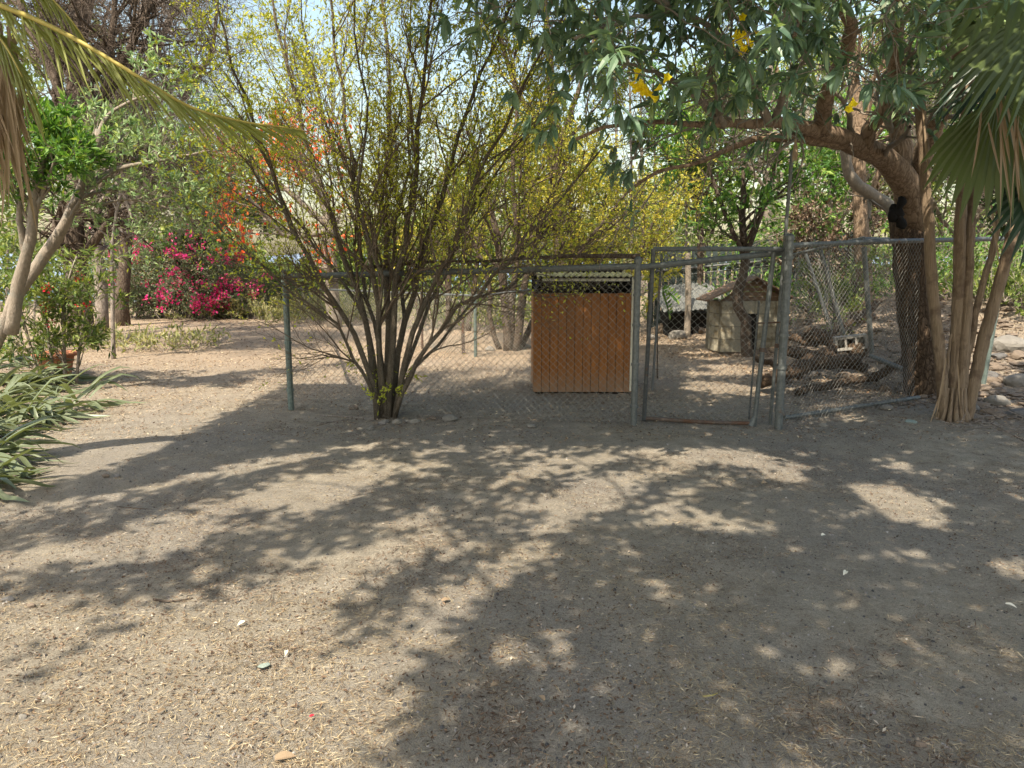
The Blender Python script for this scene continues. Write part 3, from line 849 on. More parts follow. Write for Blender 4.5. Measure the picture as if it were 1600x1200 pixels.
# corrugated sheet fence behind
cf = thing('sheet_metal_fence', at(1130, 470, 18), 'dark green upright metal panel fence standing behind the dog house', 'fence')
x = at(1012, 450, 18)[0]; i = 0
while x < at(1330, 450, 18)[0]:
    px = proj([x, 18, 1.5])[0][0]
    ztop = at(px, 412 - (px - 1012) * .10, 18)[2]
    wd = .125 if (1085 < px < 1160) else .165
    mt_ = M['tin_green']
    MB().box((x + wd / 2, 18 + (i % 2) * .03, (ztop + .2) / 2 + R.uniform(-.02, .02)), (wd - .006, .012, ztop - .2 + .6)).build('panel', mt_, cf)
    x += .175; i += 1
pipe(at(1012, 425, 17.95), at(1330, 395, 17.95), .03, 6).build('rail', M['galv_dark'], cf)
pipe(at(1012, 436, 17.9), at(1240, 410, 17.9), .012, 6).build('rail', M['galv'], cf)
for (px, pyb, pyt, r_, mt_, lb) in ((1073, 527, 395, .075, 'bark_grey', 'pale grey round post standing in the pen left of the dog house'),
                                    (1092, 500, 380, .085, 'bark_brown', 'brown wooden post behind the pale grey post')):
    bb = onground(px, pyb)
    o = MB().tubes(np.array([bb - [0, 0, .1], bb + [.01, 0, .7], at(px + 2, pyt, bb[1])]), np.array([r_, r_ * .9, r_ * .85]), 10, wob=.03).build('wooden_post', M[mt_], loc=bb)
    tag(o, lb, 'post')

# concrete block with holes on the log pile
c = at(1328, 535, 10.6)
cb = thing('concrete_block', c, 'pale hollow concrete block lying on the pile of roots beside the fence', 'concrete block')
rot = Matrix.Rotation(math.radians(-14), 3, 'Z') @ Matrix.Rotation(math.radians(-8), 3, 'Y')
rot = np.array(rot)
m_ = MB()
for (xx, s_) in ((-.20, .03), (-.07, .03), (.07, .03), (.20, .03)):
    m_.box(rot @ np.array([xx, 0, 0]) + c, (s_, .18, .13), rot)
m_.box(rot @ np.array([0, 0, .085]) + c, (.43, .18, .035), rot); m_.box(rot @ np.array([0, 0, -.085]) + c, (.43, .18, .035), rot)
m_.build('block_shell', M['concrete'], cb)
MB().box(rot @ np.array([0, .06, 0]) + c, (.41, .02, .16), rot).build('web', M['concrete'], cb)

# logs and roots
logs = [((1245, 612, 9.1), (1300, 600, 9.3), (1372, 588, 9.6), .05, 'thin grey brown log nearest the right fence bottom rail'),
        ((1300, 520, 11.2), (1335, 500, 11.5), (1375, 470, 12.0), .05, 'slanting dead branch above the root pile'),
        ((1215, 520, 11.8), (1245, 528, 11.5), (1280, 540, 11.2), .055, 'half buried log at the back of the root pile'),
        ((1180, 560, 10.4), (1225, 575, 10.0), (1250, 590, 9.8), .04, 'short thin log beside the gate post'),
        ((1190, 598, 9.3), (1265, 570, 9.8), (1340, 562, 10.0), .09, 'long dark log at the bottom of the root pile right of the gate'),
        ((1230, 548, 10.6), (1290, 560, 10.4), (1350, 575, 10.0), .075, 'dark log crossing the middle of the root pile'),
        ((1262, 523, 11.0), (1300, 532, 10.9), (1345, 548, 10.5), .11, 'thick brown root stump behind the hollow block'),
        ((1255, 563, 10.2), (1290, 548, 10.5), (1312, 545, 10.6), .06, 'short brown log leaning on the root pile'),
        ((1368, 590, 9.6), (1400, 570, 9.7), (1440, 560, 9.8), .06, 'thin dark root lying beside the rough trunk')]
for a, b_, c_, r_, lb in logs:
    P = resample([at(*a), at(*b_), at(*c_)], 12)
    P = P + R.normal(0, .012, P.shape)
    o = MB().tubes(P, r_ * (1 + R.normal(0, .1, 12)), 9, wob=.07).build('log', M['bark_dark'], smooth=True, loc=P[0]); tag(o, lb, 'log')

# ================================================================== POT
pc = onground(90, 588)
pot = thing('terracotta_pot', pc, 'large terracotta pot with rounded rim half hidden by strap leaves', 'plant pot')
def lathe(c, prof, n=28):
    th = np.linspace(0, 2 * math.pi, n + 1)
    return MB().grid(np.array([np.stack([c[0] + r_ * np.cos(th), c[1] + r_ * np.sin(th), np.full(n + 1, c[2] + z_)], 1) for r_, z_ in prof]))
lathe(pc, [(.17, -.02), (.2, .1), (.235, .26), (.25, .31)]).build('pot_wall', M['terracotta'], pot, True)
lathe(pc, [(.25, .305), (.30, .31), (.305, .35), (.29, .365), (.25, .36), (.24, .30), (.235, .22)]).build('rim', M['terracotta'], pot, True)
lathe(pc, [(.0, .28), (.235, .27)]).build('soil', M['soil'], pot, True)

# ================================================================== MAIN SHRUB
def path(pts, Y0, Y1=None, k=14):
    Y1 = Y0 if Y1 is None else Y1
    n = len(pts)
    return resample([at(p[0], p[1], p[2] if len(p) > 2 else Y0 + (Y1 - Y0) * i / (n - 1)) for i, p in enumerate(pts)], k)

sb = onground(600, 652)
YS = sb[1]
shrub = thing('multi_stemmed_shrub', sb, 'large many stemmed shrub with tiny yellow green leaves in front of the chain link', 'shrub')
stems = [([(585, 648), (578, 600), (545, 530), (505, 450), (450, 345), (400, 210), (345, 40), (320, -60)], -.1, -.7, .040),
         ([(590, 650), (583, 590), (566, 500), (535, 400), (500, 290), (470, 180), (425, 0), (400, -120)], 0, .3, .046),
         ([(596, 650), (592, 580), (586, 480), (575, 380), (556, 280), (535, 150), (505, -80)], .05, -.5, .044),
         ([(603, 652), (604, 600), (608, 500), (606, 400), (598, 300), (610, 180), (590, -80)], -.05, .5, .050),
         ([(608, 650), (612, 600), (618, 500), (630, 400), (650, 290), (655, 180), (690, -60)], 0, -.3, .052),
         ([(612, 650), (622, 580), (648, 470), (664, 390), (690, 300), (725, 180), (800, 20), (850, -80)], .1, .2, .046),
         ([(620, 648), (640, 590), (662, 500), (700, 400), (745, 280), (790, 190), (850, 80), (930, -40)], 0, -.6, .040),
         ([(622, 640), (650, 600), (668, 555), (720, 490), (790, 420), (860, 330), (960, 210)], -.1, -.9, .034),
         ([(624, 630), (655, 590), (690, 545), (760, 480), (850, 420), (960, 385)], .0, .6, .026),
         ([(588, 640), (560, 590), (520, 520), (455, 455), (395, 410), (330, 350)], -.05, -.8, .026),
         ([(586, 640), (574, 570), (548, 470), (480, 370), (420, 280), (370, 180)], .1, .6, .030),
         ([(600, 640), (598, 560), (570, 450), (550, 340), (510, 200), (480, 60), (470, -60)], .15, .8, .032),
         ([(610, 640), (628, 560), (632, 470), (620, 360), (640, 230), (635, 90), (650, -80)], .15, .9, .034),
         ([(615, 645), (645, 560), (690, 470), (715, 370), (780, 260), (880, 150), (940, 60)], .2, .9, .030),
         ([(606, 640), (590, 540), (598, 430), (560, 330), (575, 200), (555, 50), (560, -60)], -.1, -.9, .030),
         ([(592, 645), (570, 560), (530, 460), (470, 330), (440, 200), (440, 60), (450, -50)], .1, 1.0, .028)]
SP, SR = [], []
for pts, dy0, dy1, r0 in stems[:15]:
    pts = [(600 + (q[0] - 600) * (.72 if q[1] > 560 else .86 if q[1] > 460 else .97), q[1]) if q[1] > 400 else q for q in pts]
    P = path(pts, YS + dy0 * .4, YS + dy1, 16)
    P = P + R.normal(0, .022, P.shape) * np.clip(np.arange(16) / 3, 0, 1)[:, None]
    P[0, 2] -= .1
    rr_ = .8 * r0 * np.linspace(1.05, .22, 16)
    MB().tubes(P, rr_, 8, wob=.04).build('stem', M['bark_shrub'], shrub, smooth=True)
    SP.append(P); SR.append(rr_)
SP, SR = np.array(SP), np.array(SR)
rg = np.random.default_rng(5)
l1 = spawn(SP, SR, 14, .22, .98, .5, 1.5, 7, .14, (0, 0, .35), rg, .55, .45)
l2 = spawn(*l1, 8, .15, 1, .6, .75, 5, .15, (0, 0, .2), rg, .55, .4, .0022)
l3 = spawn(*l2, 7, .1, 1, .75, .34, 3, .18, (0, 0, .08), rg, .6, .3, .0016)
wood([l1, l2, l3], 'twigs', M['bark_twig'], shrub, (5, 3, 3))
P3 = np.concatenate([l3[0][rg.uniform(0, 1, len(l3[0])) < .8]])
s, d, nr = leaf_points(P3, 9, rg)
kz = rg.uniform(0, 1, len(s)) < (.08 + .60 * sstep(.7, 3.5, s[:, 2])) * (.35 + .9 * fbm(s[:, 0] * 1.5, s[:, 2] * 1.5 + s[:, 1], 3, 3))
s, d, nr = s[kz], d[kz], nr[kz]
MB().leaves(s, d, nr, rg.uniform(.025, .062, len(s)), rg.uniform(.012, .026, len(s)), .45, .2).build('foliage', M['shrub_leaf'], shrub)['kind'] = 'stuff'
# basal shoots with bigger leaves
st_ = np.repeat(np.array([at(604, 600, YS - .1), at(560, 560, YS), at(632, 590, YS - .05), at(590, 615, YS - .15)]), 9, 0)
Pb = branches(st_ + rg.normal(0, .04, st_.shape), rg.normal(0, 1, st_.shape) + [0, -.3, .2], rg.uniform(.12, .3, len(st_)), 4, .2, (0, 0, -.3), rg)
s, d, nr = leaf_points(Pb, 7, rg, up=(0, 0, -.4))
b = MB().leaves(s, d, nr, rg.uniform(.03, .07, len(s)), rg.uniform(.015, .028, len(s)), .45, .2)
b.build('basal_leaves', M['shrub_leaf'], shrub)['kind'] = 'stuff'
MB().tubes(Pb, np.full(Pb.shape[:2], .002), 3).build('basal_twigs', M['bark_twig'], shrub)

# ================================================================== GENERIC TREES
def tree(name, label, cat, trunks, wmat, lmat, L=(1.6, .8, .4), n=(7, 6, 5), leaves=6, lsize=(.04, .09), lw=.42, ang=(.7, .7, .8), trop=(.25, .1, 0), t0=.35,
         seed=1, group=None, wander=.14, flowers=None, lthin=1.0, up=.2, leafbend=0, upl=None, sides=(5, 3, 3), rtw=.003, clump=0, blob=None, rr=.5, twigname='twigs'):
    rg = np.random.default_rng(seed)
    base = trunks[0][0][0]
    o = thing(name, (base[0], base[1], base[2]), label, cat, group)
    TP, TR = [], []
    for i, (P, ra, rb) in enumerate(trunks):
        P = P + rg.normal(0, ra * .12, P.shape)
        rr_ = np.linspace(ra, rb, len(P)) * (1 + rg.normal(0, .04, len(P)))
        MB().tubes(P, rr_, 10 if ra > .05 else 7, wob=.04).build('trunk' if i == 0 else 'limb', wmat, o, smooth=True)
        TP.append(resample(P, 12)); TR.append(np.linspace(ra, rb, 12))
    TP, TR = np.array(TP), np.array(TR)
    l1 = spawn(TP, TR, n[0], t0, 1, ang[0], L[0], 6, wander, (0, 0, trop[0]), rg, rr, .3)
    l2 = spawn(*l1, n[1], .2, 1, ang[1], L[1], 4, wander, (0, 0, trop[1]), rg, .5, .3, rtw)
    l3 = spawn(*l2, n[2], .2, 1, ang[2], L[2], 3, wander, (0, 0, trop[2]), rg, .6, .3, rtw * .7)
    wood([l1, l2, l3], twigname, wmat, o, sides)
    if leaves:
        P3 = l3[0]
        if clump:
            c = P3[:, -1]
            f = fbm(c[:, 0] * clump, c[:, 2] * clump + c[:, 1] * clump * .7, 2, seed)
            P3 = P3[f > .42]
        s, d, nr = leaf_points(P3, leaves, rg, up=(0, 0, up))
        if lthin < 1:
            k = rg.uniform(0, 1, len(s)) < lthin; s, d, nr = s[k], d[k], nr[k]
        ll = rg.uniform(*lsize, len(s))
        MB().leaves(s, d, nr, ll, ll * lw * rg.uniform(.8, 1.2, len(s)), .45, .2).build('foliage', lmat, o)['kind'] = 'stuff'
    if flowers:
        mat_, cnt, size, spread, zmin = flowers
        ends = l3[0][:, -1]; ends = ends[ends[:, 2] > zmin]
        c = ends[rg.choice(len(ends), min(cnt, len(ends)), replace=False)]
        m_ = 14
        p = np.repeat(c, m_, 0) + rg.normal(0, spread, (len(c) * m_, 3))
        MB().leaves(p, rg.normal(0, 1, p.shape), rg.normal(0, 1, p.shape), rg.uniform(*size, len(p)), rg.uniform(*size, len(p)) * .8, .5, .2).build('blossom', mat_, o)['kind'] = 'stuff'
    return o, (l1, l2, l3)

def trunk_up(px, py, top, Yd=None, lean=0, r=(.12, .05), k=10, pts=None):
    b_ = onground(px, py) if Yd is None else at(px, py, Yd)
    if Yd is not None: b_[2] = float(gz(b_[0], b_[1]))
    P = [b_ - [0, 0, .15]]
    if pts: P += [at(p[0], p[1], b_[1] + (p[2] if len(p) > 2 else 0)) for p in pts]
    else: P += [b_ + [lean * .5, 0, top * .5], b_ + [lean, 0, top]]
    return (resample(P, k), r[0], r[1])

# small tree in front of the dog house
tree('small_tree', 'small dark trunked tree with bright green crown growing right before the dog house', 'tree',
     [trunk_up(1166, 552, 0, Yd=13.15, pts=[(1168, 520), (1152, 470), (1163, 410), (1160, 340), (1165, 260)], r=(.115, .04), k=14),
      (path([(1160, 410), (1185, 350), (1205, 280), (1225, 200)], 13.1, 12.8), .05, .02), (path([(1162, 400), (1135, 340), (1110, 270), (1090, 210)], 13.1, 13), .05, .02)],
     M['bark_brown'], M['green_leaf'], (1.3, .7, .35), (8, 6, 5), 6, (.07, .15), .4, t0=.45, seed=3, trop=(.1, 0, -.1), clump=.9)

# shrub with base at 795,545 and yellowish masses
tree('yellow_shrub', 'tall shrub with a clump of brown stems left of the orange box and yellowing leaves', 'shrub',
     [trunk_up(795, 548, 0, pts=[(790, 480), (780, 400), (760, 300), (730, 200)], r=(.11, .03)),
      trunk_up(785, 546, 0, pts=[(765, 500), (765, 440), (720, 340), (680, 260)], r=(.06, .02)),
      trunk_up(803, 548, 0, pts=[(815, 480), (830, 400), (860, 300), (880, 200)], r=(.09, .03)),
      trunk_up(799, 548, 0, pts=[(798, 480), (810, 380), (800, 250), (815, 130)], r=(.08, .03)),
      trunk_up(808, 546, 0, pts=[(835, 500), (880, 430), (940, 350), (1000, 280)], r=(.07, .02))],
     M['bark_brown'], M['yellow_leaf'], (2.2, 1.1, .5), (11, 7, 5), 6, (.05, .10), .42, t0=.3, seed=4, trop=(.3, .1, 0), clump=.5)
tree('yellow_shrub', 'dense golden yellow shrub rising behind the orange box roof', 'shrub',
     [trunk_up(900, 500, 0, Yd=17, pts=[(895, 400), (890, 300), (880, 240)], r=(.09, .03)),
      trunk_up(925, 500, 0, Yd=17, pts=[(930, 400), (950, 310), (965, 250)], r=(.08, .03)),
      trunk_up(860, 500, 0, Yd=17, pts=[(840, 400), (820, 300), (810, 230)], r=(.08, .03)),
      trunk_up(960, 500, 0, Yd=16.6, pts=[(990, 420), (1015, 360), (1040, 310)], r=(.07, .02))],
     M['bark_brown'], M['yellow_leaf'], (1.5, .8, .5), (13, 7, 5), 7, (.06, .11), .45, t0=.2, seed=6, trop=(.2, .1, 0))
tree('yellow_shrub', 'yellowing shrub behind the middle of the chain link, left of the brown stem clump', 'shrub',
     [trunk_up(700, 500, 0, Yd=19, pts=[(700, 420), (690, 330), (700, 240)], r=(.08, .03)),
      trunk_up(730, 500, 0, Yd=19, pts=[(745, 420), (760, 330), (775, 250)], r=(.08, .03)),
      trunk_up(660, 500, 0, Yd=19, pts=[(640, 420), (620, 370), (600, 320)], r=(.06, .03))],
     M['bark_brown'], M['yellow_leaf'], (1.6, .8, .5), (9, 6, 5), 6, (.06, .12), .45, t0=.2, seed=8, trop=(.2, .1, 0), clump=.5)
tree('green_tree', 'dense green tree rising behind the golden shrub, upper middle', 'tree',
     [trunk_up(880, 480, 0, Yd=20, pts=[(870, 300), (860, 120), (850, -20)], r=(.2, .06)),
      (path([(868, 250), (800, 120), (770, 0), (750, -60)], 20), .09, .04), (path([(868, 250), (900, 150), (930, 60), (950, -30)], 20), .09, .04)],
     M['bark_brown'], M['olive_leaf'], (2.2, 1.1, .6), (11, 7, 6), 7, (.09, .17), .42, t0=.3, seed=9, trop=(.1, 0, 0), clump=.4)
# thin bare stems standing against the sky
for i, (px, yt, lb, cat) in enumerate(((962, 90, 'leftmost thin leafless trunk against the sky behind the yellow bells', 'tree'), (985, 60, 'tall thin leafless trunk in the middle of the bare group against the sky', 'tree'),
                                  (1003, 120, 'short thin leafless trunk in the bare group against the sky', 'tree'), (1022, 80, 'slim leafless trunk right of the bare group against the sky', 'tree'), (1070, 130, 'thin leafless trunk standing just left of the small green tree', 'tree'))):
    tree('bare_tree', lb, cat, [trunk_up(px, 480, 0, Yd=22 + i, pts=[(px + 2, 300), (px - 3, yt)], r=(.06, .02))], M['bark_pale'], None, (1.2, .8, .5), (10, 4, 3), 0, seed=20 + i, ang=(.35, .5, .6), trop=(.5, .2, 0), t0=.3,
         rtw=.006)

# flamboyant tree
tree('flame_tree', 'sparse flame tree with orange red blossom against the pale sky, left of the shrub', 'tree',
     [trunk_up(520, 470, 0, Yd=20, pts=[(515, 380), (500, 300), (450, 230)], r=(.22, .08)),
      (path([(510, 350), (450, 300), (400, 250), (370, 230)], 20), .1, .03), (path([(512, 360), (450, 370), (410, 330), (380, 300)], 20, 19), .09, .03),
      (path([(505, 320), (480, 270), (430, 240)], 20), .08, .03)],
     M['bark_grey'], M['olive_leaf'], (1.6, .9, .5), (8, 6, 5), 5, (.05, .11), .3, t0=.2, seed=12, trop=(.1, 0, 0), lthin=.6, clump=.4, flowers=(M['orangeflower'], 105, (.09, .18), .18, 1.5))
tree('green_tree', 'rounded bright green tree above the bougainvillea at the far left', 'tree',
     [trunk_up(300, 480, 0, Yd=24, pts=[(305, 380), (310, 280), (300, 200)], r=(.22, .08)),
      (path([(305, 350), (340, 290), (360, 240)], 24, 23.5), .12, .05), (path([(305, 370), (350, 350), (380, 330)], 24, 23.5), .1, .05), (path([(305, 350), (270, 270), (240, 200)], 24, 23.5), .12, .05)],
     M['bark_brown'], M['green_leaf'], (1.5, .9, .5), (10, 7, 6), 8, (.09, .18), .45, t0=.15, seed=13, trop=(.1, 0, -.1))
tree('green_tree', 'fine leaved green tree reaching over the shrub top left against blue sky', 'tree',
     [trunk_up(190, 480, 0, Yd=21, pts=[(200, 300), (230, 120), (280, 0)], r=(.2, .08)),
      (path([(215, 250), (290, 150), (330, 80), (340, 0)], 21), .1, .04), (path([(205, 300), (140, 180), (110, 60)], 21), .1, .04)],
     M['bark_brown'], M['olive_leaf'], (2.2, 1.1, .6), (11, 7, 5), 6, (.06, .12), .42, t0=.25, seed=14, clump=.5, trop=(.1, 0, 0))

# bare tangled brown trees on the left
for i, (tr, lb) in enumerate((([trunk_up(128, 535, 0, pts=[(122, 450), (110, 350), (125, 250), (118, 130), (135, 0), (140, -60)], r=(.28, .13), k=14), (path([(120, 250), (160, 150), (210, 60), (260, -40)], 13.5), .1, .04),
                                (path([(118, 200), (80, 110), (40, 30), (20, -50)], 13.5), .1, .04), (path([(122, 330), (170, 280), (210, 240), (260, 235)], 13.5, 13), .06, .02), (path([(125, 150), (170, 80), (180, 0), (190, -60)], 13.5), .08, .03)],
                               'big dark leafless tree with tangled twigs behind the leaning trunks, left side'),
                              ([trunk_up(160, 520, 0, pts=[(158, 450), (150, 380), (158, 250), (190, 120), (230, 0)], r=(.16, .08), k=12), (path([(155, 320), (210, 260), (250, 240), (290, 260)], 15), .06, .02),
                                (path([(157, 290), (230, 180), (280, 120), (330, 100)], 15), .07, .02)],
                               'slimmer grey bare tree with tangled twigs left of the bougainvillea'),)):
    tree('bare_tree', lb, 'tree', tr, M['bark_brown'] if i == 0 else M['bark_pale'], None, (2.1, 1.2, .7), (18, 10, 7), 0, seed=30 + i, ang=(.8, .8, .8), trop=(0, -.15, -.2), t0=.2, wander=.25, rtw=.0045)

# bougainvillea
rgb = np.random.default_rng(50)
bb = onground(262, 497)
boug = thing('bougainvillea_bush', bb, 'wide bougainvillea bush with magenta flowers at the far left edge of the yard', 'bush')
N = 140
st_ = bb + np.stack([rgb.uniform(-1.6, 2.3, N), rgb.uniform(-.5, 1.5, N), np.zeros(N)], 1)
hgt = 3.3 * np.clip(1 - ((st_[:, 0] - bb[0] + .5) / 3.6) ** 2, .2, 1)
dr = np.stack([rgb.normal(0.05, .35, N), rgb.normal(-.1, .3, N), np.ones(N)], 1)
P0 = branches(st_, dr, hgt * rgb.uniform(.7, 1.1, N), 7, .16, (0.1, -.1, -.3), rgb); r0 = np.full((N, 8), .014) * np.linspace(1, .4, 8)
b1 = spawn(P0, r0, 9, .12, 1, .9, .8, 5, .2, (0, 0, -.25), rgb, .6, .2)
b2 = spawn(*b1, 5, .1, 1, .9, .38, 3, .2, (0, 0, -.2), rgb, .6, .2, .003)
wood([(P0, r0), b1, b2], 'stems', M['bark_pale'], boug, (4, 3, 3))
s, d, nr = leaf_points(b2[0], 7, rgb, up=(0, -.2, -.1))
MB().leaves(s, d, nr, rgb.uniform(.05, .10, len(s)), rgb.uniform(.035, .06, len(s)), .45, .2).build('foliage', M['boug_leaf'], boug)['kind'] = 'stuff'
ends = b2[0][:, -1]
sc = 1.3 * fbm(ends[:, 0] * 1.6, ends[:, 2] * 1.8, 3, 61) + .10 * (ends[:, 2] - 1.2) / 2 - .15 * (ends[:, 1] - bb[1]) + .10 * (ends[:, 0] - bb[0])
c = ends[np.argsort(-sc + rgb.normal(0, .12, len(sc)))[:190]]
p = np.repeat(c, 12, 0) + rgb.normal(0, .07, (len(c) * 12, 3))
MB().leaves(p, rgb.normal(0, 1, p.shape), rgb.normal(0, 1, p.shape), rgb.uniform(.06, .11, len(p)), rgb.uniform(.05, .09, len(p)), .5, .2).build('blossom', M['magenta'], boug)['kind'] = 'stuff'

# leaning trunks left
tree('leaning_tree', 'smooth pale trunk leaning right from the left edge and forking over the bougainvillea', 'tree',
     [(path([(-10, 545), (15, 490), (45, 430), (80, 385), (115, 320), (140, 260), (158, 205)], 9.4, 9.2, 14), .085, .05),
      (path([(112, 325), (140, 290), (180, 265), (250, 250), (330, 235)], 9.2, 9.6), .045, .012), (path([(122, 310), (150, 320), (200, 312), (265, 325)], 9.2, 9.6), .022, .008),
      (path([(150, 225), (170, 180), (230, 150), (280, 165)], 9.2, 9.6), .03, .01)],
     M['bark_grey'], M['pale_leaf'], (.9, .5, .25), (5, 5, 4), 7, (.06, .12), .32, t0=.5, seed=41, trop=(.2, .1, 0))
tree('leaning_tree', 'upright pale trunk at the left edge with fresh green leaf rosettes', 'tree',
     [(path([(18, 520), (30, 440), (48, 370), (55, 300), (65, 240)], 9.0, 8.6, 12), .085, .04), (path([(40, 400), (30, 330), (38, 270), (20, 220)], 8.9, 8.4), .045, .02),
      (path([(52, 340), (75, 280), (95, 230)], 8.8, 8.4), .03, .012)],
     M['bark_grey'], M['green_leaf'], (.55, .35, .2), (8, 5, 4), 8, (.07, .14), .3, t0=.6, seed=42, trop=(.3, .1, 0))
tree('pale_leaved_tree', 'pale grey green leafy tree crown between the palm frond and the bougainvillea', 'tree',
     [trunk_up(172, 500, 0, Yd=13, pts=[(175, 400), (190, 300), (215, 220)], r=(.04, .025)), (path([(207, 320), (250, 260), (290, 210)], 13), .04, .02), (path([(207, 340), (180, 270), (160, 210)], 13), .04, .02),
      (path([(215, 300), (270, 290), (320, 280)], 13), .03, .015)],
     M['bark_pale'], M['pale_leaf'], (1.1, .6, .35), (9, 6, 5), 7, (.07, .13), .32, t0=.45, seed=43, trop=(.2, .1, 0), clump=.9)
# oleander-like bush with red flowers
tree('flowering_bush', 'narrow leaved green bush with red flowers in front of the wire fence at left', 'bush',
     [trunk_up(95, 540, 0, Yd=10, pts=[(100, 480), (110, 430), (120, 400)], r=(.03, .012)), trunk_up(80, 540, 0, Yd=10, pts=[(70, 480), (60, 440), (50, 420)], r=(.025, .01)),
      trunk_up(110, 540, 0, Yd=10, pts=[(130, 500), (150, 460), (165, 440)], r=(.025, .01)), trunk_up(60, 540, 0, Yd=10, pts=[(30, 480), (10, 450), (-10, 440)], r=(.025, .01))],
     M['bark_pale'], M['olive_leaf'], (.5, .35, .22), (9, 5, 4), 6, (.08, .16), .24, t0=.2, seed=44, trop=(.1, -.1, -.2), lthin=.8, flowers=(M['redflower'], 9, (.03, .055), .04, .7))
# low weeds under the far trees
for i, (px, py, yy, wdt, hh, lb) in enumerate(((450, 478, 24, 3.2, 1.1, 'low straggly weeds below the flame tree'), (415, 470, 26, 1.0, 1.7, 'spiky dark green plants right of the bougainvillea'), (620, 480, 22, 4, 1.2, 'low scrub behind the chain link pen'),
                                              (210, 520, 15, 1.6, .5, 'dry pale twiggy undergrowth at the foot of the bare trees'))):
    c = at(px, py, yy); c[2] = gz(c[0], c[1])
    o = thing('undergrowth', c, lb, 'undergrowth')
    n_ = 260 if i != 1 else 120
    st_ = c + np.stack([rgb.uniform(-wdt, wdt, n_), rgb.uniform(-1, 1, n_), np.zeros(n_)], 1)
    P = branches(st_, rgb.normal(0, .45, (n_, 3)) + [0, 0, 1], hh * rgb.uniform(.4, 1.1, n_), 4, .2, (0, 0, -.2), rgb)
    MB().tubes(P, np.full((n_, 5), .006) * np.linspace(1, .4, 5), 3).build('stems', M['bark_pale'], o)
    s, d, nr = leaf_points(P, 22 if i < 3 else 4, rgb)
    MB().leaves(s, d, nr, rgb.uniform(.08, .2, len(s)) * (2 if i == 1 else 1), rgb.uniform(.03, .05, len(s)) * (1.5 if i == 1 else 1), .45, .2).build('foliage', M['grass'] if i != 1 else M['dark_leaf'], o)['kind'] = 'stuff'

# right hand background
back = [(1285, 470, 17, [(1290, 380), (1300, 280), (1310, 180)], 'green_leaf', 'leafy green tree behind the right fence, nearest the gate post', .10),
        (1400, 470, 19, [(1400, 350), (1390, 200), (1400, 60)], 'olive_leaf', 'tall olive green tree behind the rough trunk fork', .14),
        (1500, 470, 18, [(1500, 380), (1520, 260), (1510, 150)], 'green_leaf', 'bright green tree behind the tan stems at right', .12),
        (1590, 450, 16, [(1600, 350), (1610, 240), (1600, 130)], 'dark_leaf', 'dark green tree at the right edge on the slope', .12),
        (1200, 440, 23, [(1200, 300), (1210, 180), (1200, 60)], 'olive_leaf', 'olive green tree above the dark metal fence', .13),
        (1100, 440, 25, [(1090, 320), (1080, 220), (1090, 120)], 'green_leaf', 'hazy green tree between the bare trunks and the small tree', .13)]
for i, (px, py, yy, pts, lm, lb, r_) in enumerate(back):
    tr = [trunk_up(px, py, 0, Yd=yy, pts=pts, r=(r_, r_ * .35))]
    for dx in (-1, 1):
        q = pts[0]; w_ = pts[-1]
        tr.append((path([q, (q[0] + dx * 45, q[1] - 70), (w_[0] + dx * 90, w_[1] + 20)], yy, yy - .8), r_ * .5, r_ * .2))
    tree('green_tree', lb, 'tree', tr, M['bark_brown'] if i % 2 else M['bark_grey'], M[lm], (1.8, 1.0, .6), (14, 8, 6), 8, (.09, .18), .42, t0=.05, seed=60 + i, trop=(.05, 0, -.15), clump=.35)
rw = np.random.default_rng(88)
prof = [(-200, 60), (0, 40), (120, 20), (230, 120), (290, 260), (340, 330), (400, 385), (560, 385), (640, 330), (700, 250), (800, 190), (900, 210), (1000, 300), (1060, 260), (1120, 120), (1200, 60), (1300, 40), (1800, 30)]
nf = 62000
px = rw.uniform(-150, 1750, nf)
top = np.interp(px, [p[0] for p in prof], [p[1] for p in prof]) + 120 * (fbm(px * .018, px * 0, 4, 5) - .5) + 40 * (fbm(px * .07, px * 0, 3, 6) - .5)
py = top + (470 - top) * rw.uniform(0, 1, nf) ** .8
yy = rw.uniform(29, 35, nf)
hol = fbm(px * .022, py * .022, 3, 9)
k = (hol > .35) | (py > 370)
px, py, yy = px[k], py[k], yy[k]
P = np.stack([at(a, b_, c_) for a, b_, c_ in zip(px, py, yy)])
fw = MB().leaves(P, rw.normal(0, 1, P.shape), rw.normal(0, .8, P.shape) + [0, 0, 1], rw.uniform(.2, .45, len(P)), rw.uniform(.10, .2, len(P)), .45, .2).build('far_wood', M['olive_leaf'])
tag(fw, 'distant mass of olive green woodland closing the view behind the yard trees', 'woodland', kind='stuff')
